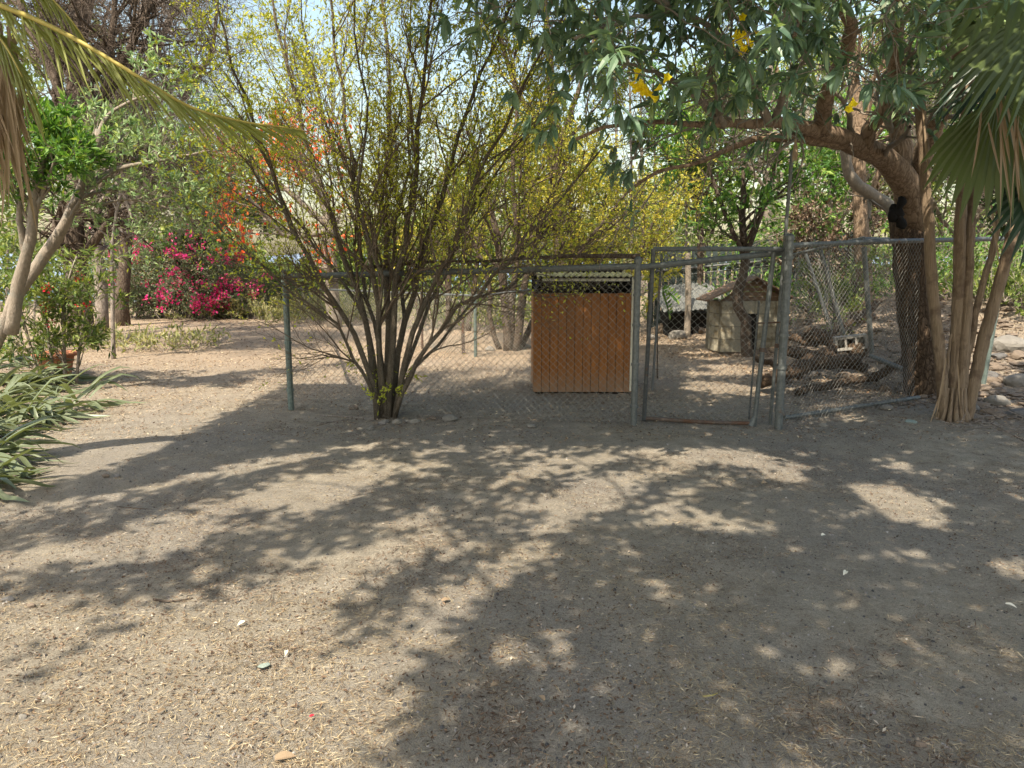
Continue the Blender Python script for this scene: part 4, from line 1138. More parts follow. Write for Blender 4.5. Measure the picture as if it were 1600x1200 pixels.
for i, (px, py, yy, wdt, hh, lb) in enumerate(((1300, 450, 15, 2.2, 1.0, 'low green undergrowth behind the leaning brace pipes'), (1530, 455, 15, 1.8, 1.6, 'bright undergrowth on the slope behind the tan stems'), (1600, 470, 12, 1.0, .8, 'weeds among the rocks at the right edge'), (1130, 470, 20, 3, 2.4, 'tall brush behind the dark metal fence'),
                                              (900, 470, 20, 4, 1.6, 'brush behind the orange box'))):
    c = at(px, py, yy); c[2] = gz(c[0], c[1])
    o = thing('undergrowth', c, lb, 'undergrowth')
    n_ = 300
    st_ = c + np.stack([rgb.uniform(-wdt, wdt, n_), rgb.uniform(-1, 1, n_), np.zeros(n_)], 1)
    P = branches(st_, rgb.normal(0, .5, (n_, 3)) + [0, 0, 1], hh * rgb.uniform(.4, 1.1, n_), 4, .2, (0, 0, -.2), rgb)
    MB().tubes(P, np.full((n_, 5), .006) * np.linspace(1, .4, 5), 3).build('stems', M['bark_pale'], o)
    s, d, nr = leaf_points(P, 14, rgb)
    MB().leaves(s, d, nr, rgb.uniform(.06, .15, len(s)), rgb.uniform(.03, .05, len(s)), .45, .2).build('foliage', M['green_leaf' if i in (1, 0) else 'olive_leaf'], o)['kind'] = 'stuff'
tree('bare_tree', 'brown leafless trunk standing behind the right fence rail', 'tree', [trunk_up(1352, 500, 0, Yd=13, pts=[(1348, 380), (1342, 250), (1330, 100)], r=(.15, .09))], M['bark_tan'], None, (1.4, .9, .5), (7, 5, 4), 0, seed=71, rtw=.005)
tree('bare_tree', 'pale thick limb curving down behind the rough trunk', 'tree', [(path([(1322, 225), (1325, 270), (1355, 300), (1395, 330), (1410, 380)], 10.5), .07, .10)], M['bark_grey'], None, (.6, .4, .3), (4, 3, 3), 0, seed=72)
tree('reddish_shrub', 'shrub with dry reddish brown leaves behind the leaning brace pipes', 'shrub',
     [trunk_up(1270, 480, 0, Yd=14.5, pts=[(1265, 420), (1270, 370)], r=(.05, .02)), trunk_up(1310, 480, 0, Yd=14.5, pts=[(1320, 420), (1330, 370)], r=(.05, .02))],
     M['bark_brown'], M['litter'], (.9, .6, .35), (9, 6, 5), 6, (.06, .12), .4, t0=.2, seed=73)
tree('low_shrub', 'low green shrub inside the pen beside the leaning brace pipes', 'shrub',
     [trunk_up(1330, 500, 0, Yd=12.5, pts=[(1335, 460), (1340, 430)], r=(.03, .012)), trunk_up(1310, 500, 0, Yd=12.5, pts=[(1300, 460), (1290, 440)], r=(.03, .012))],
     M['bark_brown'], M['olive_leaf'], (.6, .4, .25), (8, 5, 4), 6, (.06, .11), .35, t0=.1, seed=74)
# shrub with compound yellow leaves by the kennel
rgk = np.random.default_rng(77)
c = onground(1030, 520); c = np.array([at(1030, 500, 10.6)[0], 10.6, 0.0])
kk = thing('sapling', c, 'sapling with broad yellow and green lit leaves just behind the gate frame', 'sapling')
MB().tubes(resample([c, at(1028, 480, 10.6), at(1034, 430, 10.6)], 8), np.linspace(.012, .006, 8), 6).build('stem', M['bark_brown'], kk)
for (pa, pb) in (((1034, 435), (1060, 425)), ((1032, 450), (1058, 468)), ((1030, 455), (1012, 480)), ((1032, 440), (1008, 432)), ((1034, 450), (1046, 490)), ((1030, 450), (1018, 455))):
    A, B = at(*pa, 10.6), at(*pb, 10.5)
    P = resample([A, (A + B) / 2 + [0, 0, .03], B], 9)
    pp = np.repeat(P[1:], 2, 0); dd = np.tile(np.array([[0, 0, 1.], [0, 0, -1.]]), (8, 1)) * .8 + unit(B - A) * .6
    b = MB().leaves(pp, dd, np.tile([[.1, -1, .3]], (16, 1)), rgk.uniform(.08, .12, 16), np.full(16, .035), .45, .15)
    b.tubes(P, np.full(9, .003), 4)
    b.build('leaf', M['yellow_leaf'] if pb[0] < 1030 or pb[1] < 430 else M['green_leaf'], kk)

# ================================================================== YELLOW BELL TREE (right)
bb = np.array([at(1445, 620, 9.1)[0], 9.1, 0.0]); bb[2] = float(gz(bb[0], bb[1]))
bell = thing('yellow_bell_tree', bb, 'big yellow bell tree with rough dark trunk, silvery leaves and yellow trumpet flowers', 'tree')
limbs = [([(1448, 640, 9.1), (1440, 560, 9.1), (1432, 480, 9.1), (1425, 400, 9.1), (1420, 340, 9.1)], .24, .21, 'bark_dark', 'trunk'),
         ([(1432, 350, 9.05), (1415, 290, 8.8), (1385, 252, 8.5), (1330, 222, 8.1), (1280, 205, 7.6), (1210, 192, 7.0), (1130, 196, 6.6), (1050, 190, 6.2), (960, 193, 6.0), (900, 218, 5.9)], .19, .014, 'bark_tan', 'limb'),
         ([(1370, 245, 8.4), (1300, 222, 7.9), (1220, 214, 7.4), (1150, 228, 7.2), (1090, 255, 7.0), (1030, 268, 6.9), (980, 300, 6.8)], .10, .014, 'bark_tan', 'limb'),
         ([(1350, 235, 8.2), (1365, 190, 8.0), (1392, 150, 7.9), (1400, 90, 7.6), (1380, 0, 7.2), (1330, -90, 6.6)], .09, .03, 'bark_tan', 'limb'),
         ([(1428, 330, 9.2), (1412, 270, 9.3), (1405, 180, 9.3), (1398, 90, 9.2), (1400, 0, 9.0), (1390, -120, 8.6)], .17, .08, 'bark_tan', 'limb'),
         ([(1432, 320, 9.0), (1440, 250, 8.7), (1468, 180, 8.3), (1490, 120, 8.0), (1510, 20, 7.5), (1540, -100, 7.0)], .14, .05, 'bark_tan', 'limb'),
         ([(1285, 206, 7.6), (1290, 150, 7.2), (1330, 60, 6.8), (1300, -20, 6.2), (1200, -60, 5.4), (1080, -40, 4.9)], .09, .02, 'bark_tan', 'limb'),
         ([(1200, 190, 6.9), (1170, 120, 6.5), (1130, 60, 6.1), (1060, 20, 5.6), (980, 30, 5.2), (900, 60, 5.0)], .05, .012, 'bark_grey', 'limb'),
         ([(1130, 196, 6.6), (1120, 150, 6.3), (1110, 90, 6.1), (1150, 80, 5.8)], .035, .01, 'bark_grey', 'limb'),
         ([(1060, 20, 5.6), (980, -30, 5.2), (880, -50, 5.0), (820, -20, 4.9)], .03, .01, 'bark_grey', 'limb'),
         ([(1130, 196, 6.6), (1060, 130, 6.2), (980, 100, 6.0), (910, 80, 5.9)], .035, .01, 'bark_grey', 'limb'),
         ([(1210, 192, 7.0), (1230, 130, 6.3), (1260, 90, 5.7), (1250, 60, 5.2)], .04, .012, 'bark_grey', 'limb'),
         ([(1510, 20, 7.5), (1480, -20, 6.6), (1440, -30, 5.6), (1400, 0, 4.8)], .06, .015, 'bark_tan', 'limb'),
         ([(1330, -90, 6.6), (1230, -80, 5.6), (1250, 0, 4.8), (1240, 60, 4.6)], .04, .012, 'bark_tan', 'limb'),
         ([(1400, -60, 8.8), (1500, -160, 7.4), (1440, -200, 6.0), (1300, -250, 5.0)], .07, .02, 'bark_tan', 'limb')]
LP, LR = [], []
for pts, ra, rb, mt_, nm in limbs:
    P = resample([at(*p) for p in pts], 22)
    if nm == 'trunk': P[0, 2] = bb[2] - .2
    P = P + R.normal(0, .008, P.shape)
    rr_ = (rb + (ra - rb) * (1 - np.linspace(0, 1, 22)) ** (1 if nm == 'trunk' else 1.7)) * (1 + R.normal(0, .035, 22))
    if nm == 'trunk': rr_[:3] *= [1.35, 1.2, 1.08]
    MB().tubes(P, rr_, 14 if ra > .1 else 8, wob=.035 if nm == 'trunk' else .02).build(nm, M[mt_], bell, smooth=True)
    if nm != 'trunk': LP.append(P); LR.append(rr_)
LP, LR = np.array(LP), np.array(LR)
rg = np.random.default_rng(90)
l1 = spawn(LP, LR, 11, .2, 1, .75, 1.0, 7, .20, (-.05, -.15, .05), rg, .35, .3, .006)
l1 = (l1[0], np.minimum(l1[1], .03))
l2 = spawn(*l1, 4, .2, 1, .7, .55, 5, .2, (0, 0, .05), rg, .6, .3, .004)
wood([l1, l2], 'twigs', M['bark_grey'], bell, (6, 4))
# leaf whorls at twig ends
tipsP = np.concatenate([l1[0][:, -1], l2[0][:, -1], l2[0][:, 3]]); tipsD = np.concatenate([l1[0][:, -1] - l1[0][:, -2], l2[0][:, -1] - l2[0][:, -2], l2[0][:, 3] - l2[0][:, 2]])
tx, ty = proj(tipsP)
k = (ty < 210 + 60 * fbm(tx * .01, ty * .01, 2, 3)) | ((tx < 1090) & (ty < 340)) | (tx > 1650)
k &= tipsP[:, 1] > 2.2
k &= (rg.uniform(0, 1, len(k)) < .34 + .45 * (fbm(tx * .012, ty * .012 + tipsP[:, 1], 2, 13) > .48)) & ~((tx < 1090) & (ty > 215) & (rg.uniform(0, 1, len(k)) < .5)) & ~((ty > 175) & (tx > 1120) & (rg.uniform(0, 1, len(k)) < .6))
tipsP, tipsD = tipsP[k], unit(tipsD[k])
nw = 9
i = np.repeat(np.arange(len(tipsP)), nw)
s = tipsP[i] + rg.normal(0, .012, (len(i), 3)); side = unit(np.cross(tipsD[i], rg.normal(0, 1, s.shape)))
d = unit(tipsD[i] * .6 + side * 1.0 + [0, 0, -.42] + rg.normal(0, .28, s.shape))
nr = unit(np.array([0, 0, 1.]) + rg.normal(0, .35, s.shape))
Ls = rg.uniform(.10, .19, len(s)); Ws = Ls * rg.uniform(.20, .29, len(s))
px_, py_ = proj(s); dist = s[:, 1]
score = np.where((px_ > 0) & (px_ < 1600) & (py_ > -5) & (py_ < 600), Ls / dist, 0)
order = np.argsort(-score); sel = order[:290]; rest = order[290:]
MB().leaves(s[rest], d[rest], nr[rest], Ls[rest], Ws[rest], .45, .12, 3, .25).build('foliage', M['bell_leaf'], bell)['kind'] = 'stuff'
lm = [MB().leaves(np.zeros((1, 3)), np.array([[1., 0, 0]]), np.array([[0, 0, 1.]]), 1.0, w_, .45, f_, 4, dr_).mesh('leaf', M['bell_leaf']) for w_, f_, dr_ in ((.2, .12, .1), (.24, .1, .25), (.27, .15, .3), (.22, .2, .15), (.25, .1, .0), (.23, .16, .4))]
bell_leaf_var = []
for j, (hue) in enumerate((0, .5, 1)):
    pass
for q, ii in enumerate(sel):
    o = bpy.data.objects.new('leaf', lm[q % 6]); COL.objects.link(o); o.parent = bell
    X_ = d[ii]; Y_ = unit(np.cross(nr[ii], X_)); Z_ = np.cross(X_, Y_)
    m_ = Matrix(np.column_stack([X_, Y_, Z_]).tolist()).to_4x4() @ Matrix.Scale(float(Ls[ii]), 4)
    m_.translation = Vector((s[ii] - np.array(bell.location)).tolist())
    o.matrix_local = m_
# trumpet flowers
def flower(name, c, parent, sc=1.0, dirn=(0, 0, -1)):
    dz = unit(np.asarray(dirn, float)); a = unit(np.cross(dz, [0.3, 1, .2])); b_ = np.cross(dz, a)
    th = np.linspace(0, 2 * math.pi, 16)
    rows = []
    for t_, r_ in ((0, .004), (.012, .006), (.03, .010), (.045, .014), (.055, .022)):
        rr_ = r_ * (1 + (.25 * np.cos(th * 5) if t_ > .04 else 0))
        rows.append(c + sc * (dz * t_ + np.outer(np.cos(th) * rr_, a) + np.outer(np.sin(th) * rr_, b_)))
    MB().grid(np.array(rows)).build(name, M['yellowflower'], parent, True)
fx, fy = proj(tipsP)
for (px, py, n_, sp_) in ((1010, 138, 16, .05), (1163, 48, 12, .045), (1328, 155, 2, .012), (1168, 60, 4, .035)):
    sc_ = np.hypot(fx - px, fy - py + 12) + 14 * np.abs(tipsP[:, 1] - 4.6) + 40 * (tipsP[:, 1] > 6)
    tip = tipsP[np.argmin(sc_)]
    c = at(px, py, tip[1] - .38)
    MB().tubes(resample([tip, (tip + c) / 2 + [0, 0, .03], c], 8), np.full(8, .004), 4).build('flower_stalk', M['bark_grey'], bell)
    for _ in range(n_):
        o = c + R.normal(0, sp_, 3) * [1, .7, 1]
        flower('flower', o, bell, R.uniform(.7, 1.3), (R.normal(0, .6), R.normal(-.4, .5), -1 if sp_ < .046 else R.normal(-.3, .8)))
# hanging dry pods
for (px, py, l_, yy) in ((1243, 215, .2, 6.0), (1214, 95, .22, 6.0), (1233, 112, .2, 6.0)):
    c = at(px, py, yy)
    for a in (-.03, -.01, .012, .03):
        MB().leaves(np.array([c]), np.array([[a * 3, -.05, -1.]]), np.array([[0, -1., .1]]), l_, .022, .5, .3, 3).build('seed_pod', M['dead_leaf'], bell)
    MB().tubes(resample([c + [.06, 0, .3], c + [.02, 0, .12], c], 6), np.full(6, .005), 4).build('pod_stalk', M['bark_grey'], bell)

# black lumps standing in for the dark hole at the trunk fork
c = at(1402, 332, 8.75)
b = MB()
for q in range(5): b.rock(c + R.normal(0, .05, 3) * [.8, .3, 1.2], (.07, .05, .09), 50 + q, 2)
o = b.build('dark_hole_lump', M['black'], smooth=True, loc=c); tag(o, 'black lump standing in for the dark hole at the rough trunk fork', 'dark hole')

# ================================================================== TAN STEM CLUMP
cb_ = onground(1487, 655)
cl = thing('palm_clump', cb_, 'clump of tall straight tan fibrous stems standing before the rough trunk', 'palm')
YC = cb_[1]
def vpt(px, py, dy=0): return at(px, py, YC + dy)
for pts, ra, rb in (([(1478, 650), (1468, 560), (1458, 450), (1448, 330), (1440, 200), (1436, 120)], .058, .05), ([(1490, 655), (1492, 560), (1497, 450), (1502, 330), (1508, 220), (1515, 120)], .062, .05),
                    ([(1496, 650), (1508, 540), (1512, 430), (1518, 300), (1524, 180)], .05, .045), ([(1500, 640), (1515, 540), (1535, 450), (1555, 370), (1562, 325)], .038, .03),
                    ([(1508, 648), (1530, 560), (1555, 470), (1578, 385), (1592, 320)], .064, .055), ([(1474, 640), (1478, 600), (1482, 560), (1486, 520)], .02, .012), ([(1484, 655), (1478, 620), (1462, 690 - 80)], .02, .008)):
    P = np.array([vpt(*p, R.uniform(-.05, .05)) for p in pts]); P[0] -= [0, 0, .1]
    P = resample(P, 16)
    P = resample(P, 46)
    P = P + (fbm(np.arange(46) * .22 + ra * 900, np.zeros(46), 3, 4)[:, None] - .5) * np.array([[.05, .03, 0]])
    rr_ = np.linspace(ra, rb, 46) * (1 + .13 * (fbm(np.arange(46) * .7 + ra * 500, np.zeros(46), 3, 8) - .5)) * (1 + .035 * (np.arange(46) % 4 == 0))
    MB().tubes(P, rr_, 14, wob=.03).build('stem', M['stem_tan'], cl, smooth=True)
m_ = MB()
for a in range(14):
    th = a / 14 * 6.28; c = cb_ + np.array([.10 * math.cos(th), .09 * math.sin(th), 0])
    m_.tubes(resample([c + [0, 0, .35], c + [.02 * math.cos(th), .02 * math.sin(th), .12], c + [.07 * math.cos(th), .07 * math.sin(th), -.05]], 6), np.linspace(.012, .03, 6), 6, wob=.1)
m_.build('root_flare', M['stem_tan'], cl, True)
# dry sheaths hanging on the stems
for (px, py, px2, py2, w_) in ((1478, 560, 1462, 655, .025), (1474, 600, 1452, 665, .02), (1496, 570, 1500, 640, .02), (1545, 300, 1562, 420, .03), (1530, 250, 1545, 340, .03), (1440, 150, 1452, 300, .02)):
    A, B = at(px, py, YC - .1), at(px2, py2, YC - .12)
    MB().leaves(A[None], (B - A)[None], np.array([[0, -1., .2]]), np.linalg.norm(B - A), w_, .5, .3, 4).build('dry_sheath', M['dead_leaf'], cl)

# ================================================================== FAN PALM LEAVES
def fan(hub, dirn, size, nseg, spread, parent, mat, droop=.35, rg=None, nrm=None, width=None, split=.62):
    """one fan leaf: pleated segments joined towards the hub"""
    d0 = unit(np.asarray(dirn, float)); n0 = unit(np.asarray(nrm, float)); s0 = unit(np.cross(n0, d0)); n0 = np.cross(d0, s0)
    leaf = None
    for i in range(nseg):
        a = (i / (nseg - 1) - .5) * spread
        d = math.cos(a) * d0 + math.sin(a) * s0
        w_ = size * spread / nseg * .95
        L_ = size * (1 - .25 * abs(a / spread * 2) ** 2) * rg.uniform(.92, 1.05)
        rows = []
        sd = -math.sin(a) * d0 + math.cos(a) * s0
        for u in (0.03, .2, .4, .6, .8, 1.0):
            ww = w_ * (u if u < split else split * (1 - (u - split) / (1 - split)) ** .8 + .004)
            dr_ = droop * L_ * max(0, u - .3) ** 2 * 1.6
            cen = hub + d * L_ * u + np.array([0, 0, -dr_])
            rows.append([cen - sd * ww * .85, cen + n0 * ww * .45, cen + sd * ww * .85])
        b = MB().grid(np.array(rows))
        if leaf is None:
            leaf = MB().tubes(resample([hub - d0 * .5 + [0, 0, .1], hub - d0 * .25 + [0, 0, .05], hub], 6), np.full(6, .014), 6).build('petiole', M['rachis'], parent)
        o = b.build('leaf_segment', mat, None); o.parent = leaf
rgf = np.random.default_rng(101)
fp_base = np.array([6.2, 7.2, 0.0])
fp = thing('fan_palm', fp_base, 'fan palm at the right edge with big pleated leaves hanging into view', 'palm')
MB().tubes(resample([fp_base - [0, 0, .2], [6.0, 7.1, 1.5], [5.7, 6.9, 3.4]], 12), np.full(12, .11), 12, wob=.04).build('trunk', M['bark_tan'], fp, True)
fan(at(1660, 10, 6.2), (-.9, -.1, -.55), 1.1, 26, 2.1, fp, M['fan_leaf'], .35, rgf, (.2, -.7, .7))
fan(at(1560, 150, 6.6), (.25, -.1, -1.0), 1.0, 22, 2.3, fp, M['fan_leaf'], .15, rgf, (-.3, -.9, .35))
fan(at(1640, 80, 6.9), (-.95, 0, -.25), 1.0, 22, 1.3, fp, M['darkfan'], .6, rgf, (0, -.6, .8))
fan(at(1665, 240, 6.5), (-.1, -.1, -1), .95, 20, 1.8, fp, M['darkfan'], .1, rgf, (-.3, -.9, .3))
fan(at(1620, -40, 5.6), (-.8, -.2, -.1), 1.3, 22, 1.8, fp, M['fan_leaf'], .35, rgf, (0, -.5, .8))
# dead drooping segments
for i in range(9):
    A = at(R.uniform(1530, 1595), R.uniform(150, 200), 6.5)
    MB().leaves(A[None], np.array([[R.normal(.1, .15), -.1, -1.]]), np.array([[R.normal(0, .5), -1., 0]]), R.uniform(.5, 1.1), R.uniform(.02, .035), .5, .3, 4, R.uniform(-.1, .15)).build('dead_segment', M['dead_leaf'], fp)

# ================================================================== COCONUT PALM FROND (left)
rgc = np.random.default_rng(111)
cb2 = np.array([-4.6, 4.9, 0.0])
cp_ = thing('coconut_palm', cb2, 'coconut palm at the left edge with a long arching frond and dead skirt', 'palm')
MB().tubes(resample([cb2 - [0, 0, .2], cb2 + [.0, .1, 2], at(-55, 30, 5.0), at(-50, -60, 5.0)], 14), np.linspace(.17, .13, 14), 12, wob=.03).build('trunk', M['bark_tan'], cp_, True)
def frond(pts, parent, n_, ll, mat, hang=(.4, 0, -1.), rach=.018, hue='rachis', both=True, w_=.0125):
    P = resample([at(*p) for p in pts], 40)
    rc = MB().tubes(P, np.linspace(rach, .004, 40), 8).build('rachis', M[hue], parent, True)
    for i in range(n_):
        for sd in ((-1, 1) if both else (1,)):
            t = .12 + .86 * (i + rgc.uniform(-.3, .3)) / n_
            t = min(max(t, .02), .99)
            j = int(t * 38); A = P[j] + (P[j + 1] - P[j]) * (t * 38 - j)
            tg = unit(P[j + 1] - P[j])
            sdv = unit(np.cross(tg, [0, 0, 1.])) * sd
            L_ = ll * (math.sin(math.pi * (.18 + .75 * t)) ** .7) * rgc.uniform(.65, 1.15)
            prog = sstep(0.25, .8, t)
            hz = np.array(hang) + rgc.normal(0, .24, 3)
            d0 = unit(tg * (.55 + 1.5 * prog) + sdv * (.35 if sd < 0 else .3) + hz * ((.75 if sd > 0 else .35) - .2 * prog))
            C = [A]
            for u in range(1, 6):
                d0 = unit(d0 + np.array([0, 0, -.10 - .03 * rgc.uniform()]) + rgc.normal(0, .02, 3))
                C.append(C[-1] + d0 * L_ / 5)
            C = np.array(C); sv = unit(np.cross(C[-1] - C[0], [.2, -1, .3]))
            ww = w_ * np.array([.5, 1, .95, .8, .5, .06])[:, None] * .5
            rows = np.stack([C - sv * ww, C + np.array([0, -.2, .15]) * ww, C + sv * ww], 1)
            o = MB().grid(rows).build('leaflet', mat, None); o.parent = rc
frond([(-60, -22, 4.7), (0, 8, 4.6), (60, 32, 4.55), (130, 68, 4.5), (220, 122, 4.5), (300, 168, 4.6), (380, 190, 4.8), (450, 200, 5.0), (480, 206, 5.2)], cp_, 50, .50, M['palm_leaf'])
frond([(-80, 60, 5.2), (-30, 40, 5.0), (0, 60, 4.9), (30, 110, 4.8), (60, 180, 4.8)], cp_, 30, .5, M['palm_leaf'], rach=.012)
frond([(-90, -40, 5.6), (0, -50, 5.3), (60, -20, 5.1), (110, 30, 5.0), (150, 90, 5.0)], cp_, 34, .45, M['palm_leaf'], rach=.012)
# dead skirt
for i in range(120):
    A = at(rgc.uniform(-60, 22), rgc.uniform(20, 160), 5.2 + rgc.uniform(-.3, .3))
    o = MB().leaves(A[None], np.array([[rgc.normal(.06, .12), rgc.normal(0, .1), -1.]]), np.array([[rgc.normal(0, .6), -1., 0]]), rgc.uniform(.5, .95), rgc.uniform(.015, .03), .5, .3, 4, rgc.uniform(-.1, .1)).build('dead_leaflet', M['dead_leaf'], cp_)

# ================================================================== STRAP LEAVED PLANTS (left foreground)
rgs = np.random.default_rng(121)
def strap_plant(px, py, n_, L0, label, group=None, aim=(1, -.2), flat=.35):
    c = onground(px, py)
    o = thing('strap_leaved_plant', c, label, 'plant', group)
    for i in range(n_):
        a = rgs.uniform(-1.7, 1.7) + math.atan2(aim[1], aim[0])
        el = rgs.uniform(.05, 1.0) if rgs.uniform() > flat else rgs.uniform(.0, .3)
        L_ = L0 * rgs.uniform(.6, 1.1)
        d = np.array([math.cos(a) * math.cos(el), math.sin(a) * math.cos(el), math.sin(el)])
        A = c + np.array([rgs.normal(0, .09), rgs.normal(0, .09), .03 + rgs.uniform(0, .12)])
        C = [A]; bendat = rgs.uniform(.3, .8); k_ = 8
        for u in range(k_):
            g_ = .09 if u / k_ < bendat else rgs.choice([.1, .45])
            d = unit(d + np.array([0, 0, -g_]) + rgs.normal(0, .04, 3))
            q = C[-1] + d * L_ / k_
            floor = float(gz(q[0], q[1])) + .02 + .015 * rgs.uniform()
            if q[2] < floor: q[2] = floor; d = unit(np.array([d[0], d[1], .02]))
            C.append(q)
        C = np.array(C)
        sv = unit(np.cross(np.gradient(C, axis=0), np.array([0, 0, 1.]) + rgs.normal(0, .35, 3)))
        nv = unit(np.cross(sv, np.gradient(C, axis=0)))
        W_ = rgs.uniform(.028, .065)
        ww = (W_ * np.array([.6, .8, .95, 1, 1, .92, .75, .45, .03]) * .5)[:, None]
        tw = rgs.normal(0, .3)
        rows = np.stack([C - sv * ww + nv * ww * (.35 + tw), C - nv * ww * .15, C + sv * ww + nv * ww * (.35 - tw)], 1)
        MB().grid(rows).build('leaf', M['strap_leaf'], o, True)
for a in ((-30, 600, 24, .9, 'strap leaved plant at the left edge nearest the leaning trunks'), (40, 612, 26, .8, 'strap leaved plant just in front of the terracotta pot'), (-40, 690, 26, .8, 'pale strap leaved plant half cut by the left edge, middle of the clump'),
          (55, 660, 28, .75, 'broad strap leaved plant reaching furthest right into the yard'), (-50, 770, 16, .65, 'lowest strap leaved plant at the left edge nearest the viewer'), (20, 570, 20, .8, 'strap leaved plant behind the others beside the wire fence'),
          (0, 640, 22, .8, 'strap leaved plant in the thick of the clump at the left edge'), (75, 600, 18, .75, 'strap leaved plant spilling over the soil right of the pot front'), (-20, 730, 18, .7, 'strap leaved plant low at the left edge above the last one'),
          (120, 640, 10, .75, 'small limp strap leaved plant with bent tips on the bare soil')):
    strap_plant(a[0], a[1], int(a[2] * 1.7), a[3] * .92, a[4])

# ================================================================== STONES
cols = {'grey': 'stone', 'dark': 'stone_dark', 'green': 'stone_green', 'brown': 'stone_brown'}
def stone(px, py, wpx, col, label, group=None, h=.6, seed=None, lift=.3, name='stone', cat='stone'):
    c = onground(px, py); w_ = wpx / FPX * c[1] * .5
    sd = int(px * 7 + py) if seed is None else seed
    q = np.array([c[0], c[1], c[2] + w_ * h * lift])
    o = MB().rock(q, (w_, w_ * R.uniform(.6, .9), w_ * h), sd, 3 if wpx > 20 else 2).build(name, M[cols[col]], loc=q)
    o.rotation_euler = (0, 0, R.uniform(-.6, .6))
    return tag(o, label, cat, group)
stones = [(578, 672, 16, 'grey', 'pale upright stone in the row left of the shrub foot'), (597, 664, 16, 'dark', 'dark stone at the foot of the shrub'), (602, 660, 14, 'grey', 'small grey stone touching the shrub base'),
          (620, 662, 20, 'grey', 'angular grey stone just right of the shrub foot'), (637, 660, 12, 'grey', 'small round stone second right of the shrub foot'), (649, 661, 20, 'grey', 'largest pale stone in the row right of the shrub foot'),
          (600, 672, 12, 'dark', 'little dark stone in front of the shrub row'), (552, 640, 22, 'brown', 'brown stone lying left of the shrub base'), (533, 668, 10, 'grey', 'small white pebble beside the dry sticks'),
          (703, 657, 26, 'grey', 'flat grey stone at the mesh bottom right of the shrub'), (676, 655, 14, 'brown', 'small brown stone between the shrub and the flat stone'), (830, 668, 18, 'grey', 'pale stone in front of the orange box'),
          (709, 668, 8, 'grey', 'tiny white stone before the flat grey stone'), (12, 939, 22, 'dark', 'blue grey stone at the left edge of the foreground'), (49, 947, 16, 'brown', 'brown pebble right of the blue grey stone'),
          (1422, 660, 22, 'green', 'blue green stone in front of the rough trunk', None, .3), (412, 1040, 22, 'green', 'pale green flat stone pressed in the foreground soil', None, .18), (35, 1122, 18, 'grey', 'pale grey stone in the lower left corner'),
          (183, 1152, 14, 'dark', 'small dark grey stone near the bottom left'), (148, 1163, 14, 'grey', 'grey flat pebble near the bottom left corner'), (353, 820, 10, 'dark', 'black pebble in the left middle ground'),
          (1437, 1165, 26, 'brown', 'reddish brown seed lump lying on grey soil at lower right'), (1353, 1087, 9, 'dark', 'black pebble on grey soil at right'), (1490, 1081, 8, 'dark', 'small black pebble further right on grey soil'),
          (255, 1013, 12, 'dark', 'small half buried dark stone in the straw at lower left'), (332, 979, 9, 'dark', 'black pebble above the straw patch at lower left'), (165, 745, 14, 'brown', 'brown stone near the strap leaves'), (183, 745, 12, 'dark', 'grey stone touching the brown stone near the strap leaves')]
for s_ in stones:
    stone(*s_)
# bank of rocks at right: above and below the fence
rk = [(1575, 545, 60, 'grey', 'large pale boulder at the right edge on the slope'), (1590, 600, 46, 'grey', 'long grey rock below the large boulder at the right edge'), (1545, 590, 34, 'dark', 'dark rock right of the green grey post'),
      (1560, 632, 40, 'grey', 'flat slanted grey slab near the foot of the far right post'), (1535, 610, 26, 'brown', 'brown rock at the foot of the far right post'), (1590, 560, 34, 'brown', 'brown rock tucked under the large boulder'),
      (1560, 560, 26, 'dark', 'small dark rock left of the large boulder'), (1520, 640, 26, 'grey', 'grey rock beside the tan stem clump'), (1588, 650, 40, 'dark', 'dark slab in the right corner of the slope'), (1545, 655, 18, 'grey', 'small grey stone in front of the slanted slab'),
      (1385, 640, 22, 'grey', 'flat pale stone at the fence bottom left of the rough trunk'), (1285, 668, 20, 'grey', 'flat pale stone just right of the gate post foot'), (1320, 590, 26, 'brown', 'brown rock on the root pile nearest the fence'),
      (1300, 575, 30, 'dark', 'dark rock under the hollow block'), (1350, 600, 36, 'dark', 'big dark rock left of the trunk foot'), (1385, 610, 30, 'brown', 'brown rock against the trunk foot'), (1270, 585, 22, 'dark', 'dark rock at the left end of the root pile'),
      (870 + 190, 528, 34, 'grey', 'pale rock left of the thin grey post in the pen'), (1040, 520, 40, 'brown', 'brown rock behind the gate frame in the pen'), (1020, 530, 24, 'grey', 'small pale rock just behind the gate left side'),
      (820, 545, 22, 'grey', 'pale rock between the stem clump and the orange box'), (765, 548, 20, 'grey', 'flat pale rock left of the brown stem clump'), (1100, 520, 26, 'brown', 'brown rock behind the thin posts')]
for s_ in rk:
    stone(*s_, name='rock', cat='rock')
# unsorted rubble on the slope
m_ = MB()
for i in range(1700):
    px = R.uniform(1180, 1680); py = R.uniform(455, 660)
    if px < 1400 and py > 600: continue
    if px < 1480 and py > 640: continue
    c = onground(px, py)
    if c[1] > 22: continue
    w_ = R.uniform(.02, .12) * (1 if c[0] > 5 else .6) * R.choice([.5, 1])
    m_.rock((c[0], c[1], c[2] + w_ * .2), (w_, w_ * R.uniform(.5, 1), w_ * R.uniform(.3, .6)), i, 1)
tag(m_.build('rubble', M['stone_brown']), 'small rubble covering the slope behind the right fence', 'rubble', kind='stuff')
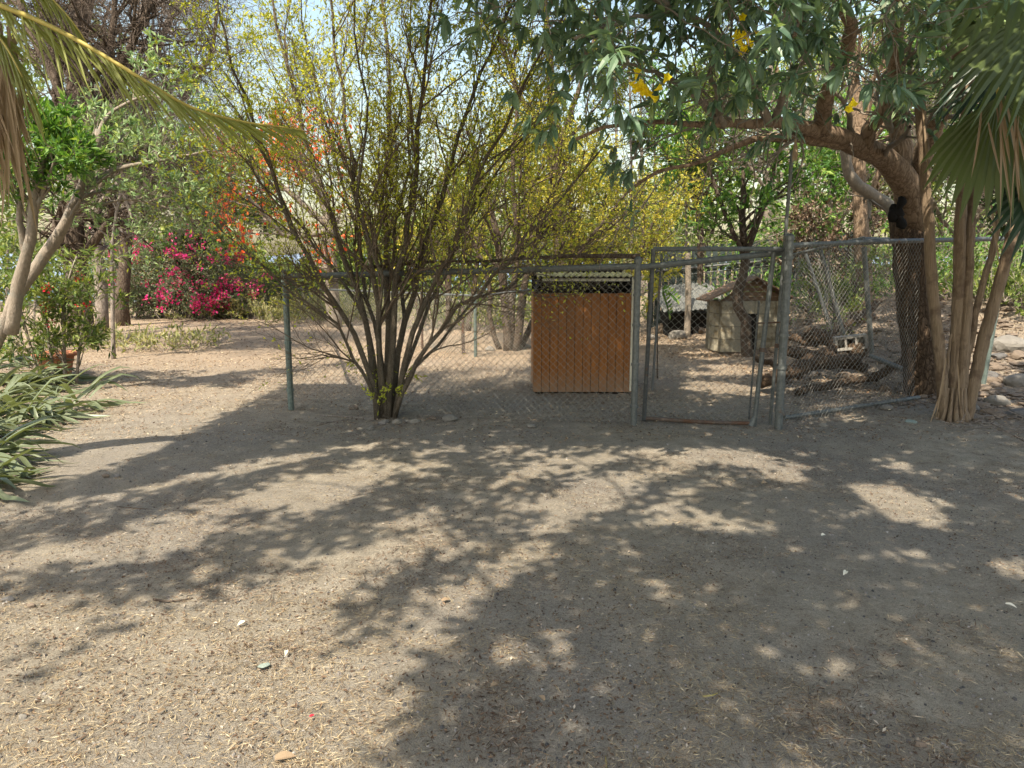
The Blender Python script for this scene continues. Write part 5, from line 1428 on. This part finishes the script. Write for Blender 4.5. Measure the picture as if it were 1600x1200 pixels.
# twig and brush debris on the slope and under plants
def debris(n_, boxes, mat, nm, lb, L_=(.1, .45), r_=.004):
    P = []
    for _ in range(n_):
        bx_ = boxes[R.integers(len(boxes))]
        c = onground(R.uniform(bx_[0], bx_[2]), R.uniform(bx_[1], bx_[3]))
        if c[1] > 28: continue
        a = R.uniform(0, 6.28); L0 = R.uniform(*L_)
        q = c + np.array([math.cos(a), math.sin(a), R.uniform(-.05, .35)]) * L0
        md = (c + q) / 2 + R.normal(0, L0 * .08, 3)
        P.append([c + [0, 0, .01], np.maximum(md, c + [-9, -9, .01]), q])
    P = np.array(P)
    tag(MB().tubes(P, np.full(P.shape[:2], r_) * np.array([1, .8, .5]), 3).build(nm, mat), lb, 'twigs', kind='stuff')
debris(1800, [(1240, 500, 1440, 640), (1480, 450, 1640, 680), (1240, 460, 1500, 560)], M['bark_pale'], 'brushwood', 'fallen twigs and brush on the bank behind the right fence')
debris(350, [(470, 625, 640, 670), (1000, 655, 1500, 672), (640, 650, 990, 662)], M['bark_pale'], 'fallen_twigs', 'fine broken twigs caught along the fence bottom', (.03, .16), .0025)
# larger sticks, one by one
for (a, b_, r_, lb, mt_) in (((240, 938), (302, 936), .006, 'straight brown stick lying in the left foreground', 'bark_brown'), ((183, 794), (238, 798), .007, 'dark stick lying near the strap leaves', 'bark_brown'),
                       ((500, 664), (560, 655), .009, 'pale forked stick left of the shrub base', 'bark_pale'), ((500, 650), (585, 656), .008, 'long pale stick lying left of the shrub', 'bark_pale'), ((944, 1150), (948, 1205), .0022, 'orange brown grass stalk at the bottom middle', 'rachis'),
                       ((1010, 938), (1075, 955), .003, 'thin curved brown twig on the grey soil', 'bark_brown'), ((1098, 1090), (1128, 1082), .004, 'short straw coloured stick on the grey soil', 'rachis'), ((1560, 655), (1500, 640), .012, 'grey stick leaning at the right rock pile', 'bark_pale'),
                       ((1600, 690), (1520, 648), .008, 'thin pale curved branch lying at the right edge', 'bark_pale')):
    A, B = onground(*a), onground(*b_)
    P = resample([A + [0, 0, r_], (A + B) / 2 + [0, R.normal(0, .02), r_ * 1.3], B + [0, 0, r_]], 8)
    tag(MB().tubes(P, np.linspace(r_, r_ * .5, 8), 6, wob=.05).build('stick', M[mt_], loc=A), lb, 'stick')
# single fallen leaves and petals
for (px, py, sz, mt_, lb) in ((850, 1103, .05, 'dead_leaf', 'pale curled leaf at the bottom middle'), (1283, 842, .05, 'white_trim', 'white paper like leaf scrap on the shaded soil'), (1322, 898, .05, 'white_trim', 'white leaf scrap right of the middle'), (484, 1128, .022, 'redflower', 'red petal lying in the lower left'),
                              (430, 1195, .07, 'dead_leaf', 'orange brown leaf at the bottom edge'), (247, 1122, .04, 'dead_leaf', 'rust brown curled leaf lower left'), (690, 945, .05, 'dead_leaf', 'tan leaf in the centre foreground'), (1570, 950, .05, 'white_trim', 'white leaf scrap at right edge'),
                              (1190, 760, .08, 'dead_leaf', 'small leaf beside the bright sun patch'), (767, 1080, .04, 'dead_leaf', 'reddish leaf in the lower middle'), (383, 977, .04, 'white_trim', 'tiny white petal scrap in the straw'), (448, 1023, .035, 'white_trim', 'pale petal scrap beside the green stone')):
    c = onground(px, py) + [0, 0, .02]; a = R.uniform(0, 6.28)
    o = MB().leaves(c[None], np.array([[math.cos(a), math.sin(a), .05]]), np.array([[.2, -.3, 1.]]), sz, sz * .45, .5, .4, 4, .2).build('fallen_leaf', M[mt_], loc=c)
    tag(o, lb, 'leaf')

# ================================================================== ADDED SHADE TREE, unseen behind the camera, crown shaped to cast the shade
rgt = np.random.default_rng(131)
tb = np.array([1.2, -3.2, 0.0])
sh = thing('added_shade_tree', tb, 'added unseen tree behind the viewpoint, crown shaped to cast the foreground shade', 'tree')
def W(px, py): return G(px, py)[:2]
def inside(pt, poly):
    x, y = pt[:, 0], pt[:, 1]; r = np.zeros(len(pt), bool); n_ = len(poly)
    for i in range(n_):
        x1, y1 = poly[i]; x2, y2 = poly[(i + 1) % n_]
        c = ((y1 > y) != (y2 > y)) & (x < (x2 - x1) * (y - y1) / (y2 - y1 + 1e-12) + x1)
        r ^= c
    return r
dense = [[W(*p) for p in q] for q in (
    [(300, 682), (372, 640), (450, 600), (500, 592), (560, 600), (620, 614), (700, 622), (770, 614), (835, 596), (835, 535), (1060, 535), (1060, 640), (1180, 640), (1240, 670), (1600, 690), (1600, 715), (1100, 700), (760, 692), (560, 690), (380, 720), (200, 760), (60, 790), (40, 770), (180, 735)],
    [(1195, 735), (1050, 800), (870, 862), (760, 960), (700, 1010), (560, 1250), (1900, 1300), (1900, 600), (1600, 600), (1500, 640), (1480, 690), (1300, 700)])]
medium = [[W(*p) for p in q] for q in ([(-60, 775), (200, 755), (560, 690), (680, 740), (600, 820), (330, 900), (-60, 950)], [(560, 690), (900, 695), (860, 760), (700, 830), (600, 860), (450, 900), (560, 780)],
    [(520, 900), (800, 860), (700, 980), (600, 1060), (540, 1000)])]
holes = [(1220, 742, .22), (1400, 775, .30), (1415, 800, .28), (1385, 870, .10), (1592, 890, .16), (1060, 1030, .06), (930, 1080, .08), (1100, 1110, .05), (1590, 800, .12), (1250, 728, .14), (1330, 760, .12)]
nS = 80000
gxy = np.stack([rgt.uniform(-7.5, 8.5, nS), rgt.uniform(.2, 15, nS)], 1)
den = np.zeros(nS)
uu, vv = (gxy[:, 0] + gxy[:, 1]) * .707, (gxy[:, 0] - gxy[:, 1]) * .707
fb_ = .75 * fbm(uu * .75, vv * 2.3, 3, 71) + .25 * fbm(uu * 1.5, vv * 6, 2, 73)
wpx, wpy = None, None
inview = gxy[:, 1] > 1.2
den = .3 * sstep(.52, .66, fb_)
den = np.where(gxy[:, 1] > 9.5, 0, den)
den = np.where(inside(gxy, [W(*p) for p in [(1000, 532), (1480, 520), (1500, 690), (990, 690)]]), .9 * sstep(.40, .5, fbm(gxy[:, 0] * 1.1, gxy[:, 1] * 2.6, 3, 77)), den)
for q in medium: den = np.where(inside(gxy, q), .8 * sstep(.40, .52, fb_), den)
for iq, q in enumerate(dense): den = np.where(inside(gxy, q), 1.0 - (iq == 1) * .97 * sstep(.66, .71, fbm(gxy[:, 0] * 2.2 + 5, gxy[:, 1] * 2.6, 3, 93)), den)
sunlit = inside(gxy, [W(*p) for p in [(-700, 800), (0, 770), (180, 735), (300, 682), (450, 600), (560, 600), (700, 622), (830, 596), (835, 560), (835, 500), (-900, 500)]])
den = np.where(sunlit, 0, den)
streak_ = inside(gxy, [W(*p) for p in [(880, 700), (1190, 735), (1050, 798), (880, 850), (700, 850), (760, 760)]])
den = np.where(streak_, .75 * sstep(.5, .56, fbm(uu * .8 + .3 * vv, vv * 5.5, 3, 75)), den)
for (hx_, hy_, hr) in holes:
    c = W(hx_, hy_); den = np.where(np.hypot(gxy[:, 0] - c[0], (gxy[:, 1] - c[1]) * .8) < hr, 0, den)
pts = gxy[rgt.uniform(0, 1, nS) < den * .9]
den = np.where((gxy[:, 1] < 5.0) & (rgt.uniform(0, 1, nS) < .45), 0, den)
pts = np.concatenate([pts, gxy[den > .99][::2] + rgt.normal(0, .03, (len(gxy[den > .99][::2]), 2))])
hgt = np.clip(rgt.uniform(4.6, 6.2, len(pts)), 0, 9)
ctr = np.column_stack([pts, np.zeros(len(pts))]) + (to_sun / to_sun[2])[None] * hgt[:, None]
qx, qy = proj(ctr)
vis = (ctr[:, 1] > .5) & (qy > -60) & (qx > -80) & (qx < 1700)
for _ in range(6):      # keep the crown above the photograph's top edge
    ctr[vis] += (to_sun / to_sun[2])[None] * .5
    qx, qy = proj(ctr); vis = (ctr[:, 1] > .5) & (qy > -60) & (qx > -80) & (qx < 1700)
ctr = ctr[~vis]
m = 3
s = np.repeat(ctr, m, 0) + rgt.normal(0, .045, (len(ctr) * m, 3))
d = rgt.normal(0, 1, s.shape) * [1, 1, .5]; nr = unit(rgt.normal(0, .45, s.shape) + to_sun)
MB().leaves(s, d, nr, rgt.uniform(.09, .15, len(s)), rgt.uniform(.05, .08, len(s)), .45, .12).build('foliage', M['dark_leaf'], sh)['kind'] = 'stuff'
P = resample([tb - [0, 0, .2], tb + [-.1, .2, 1.6], tb + [-.3, .3, 3.2]], 10)
MB().tubes(P, np.linspace(.32, .24, 10), 14, wob=.04).build('trunk', M['bark_dark'], sh, True)
fork = P[-1]; LPt, LRt = [], []
for tx_, ty_, tz_ in ((-4.5, 1.5, 6.2), (-2.2, 4.0, 6.0), (.3, 4.6, 6.2), (2.8, 4.2, 5.9), (5.5, 2.0, 6.2), (3.0, -.5, 6.0), (-1.0, .8, 6.0), (-5.0, -1, 6.4)):
    q = np.array([tx_, ty_, tz_])
    LPt.append(resample([fork - [0, 0, .3], fork * .6 + q * .4 + [rgt.normal(0, .3), rgt.normal(0, .3), .9], fork * .25 + q * .75 + [rgt.normal(0, .4), rgt.normal(0, .4), .3], q], 14)); LRt.append(.008 + .07 * np.linspace(1, 0, 14) ** 2)
    MB().tubes(LPt[-1], LRt[-1], 8, wob=.03).build('limb', M['bark_dark'], sh, True)
LPt, LRt = np.array(LPt), np.array(LRt)
t1 = spawn(LPt, LRt, 7, .3, 1, .8, 1.5, 6, .15, (0, 0, .05), rgt, .3, .3)
t2 = spawn(*t1, 4, .2, 1, .8, .7, 4, .15, (0, 0, 0), rgt, .5, .3, .004)
for lv in (t1, t2):
    pass
def above(lv):
    P_, r_ = lv; a_, b_ = proj(P_.reshape(-1, 3)); b_ = b_.reshape(P_.shape[:2]); y_ = P_[..., 1]
    k_ = ~(((b_ > -30) & (y_ > .5)).any(1))
    return P_[k_], r_[k_]
wood([above(t1), above(t2)], 'twigs', M['bark_dark'], sh, (5, 3))
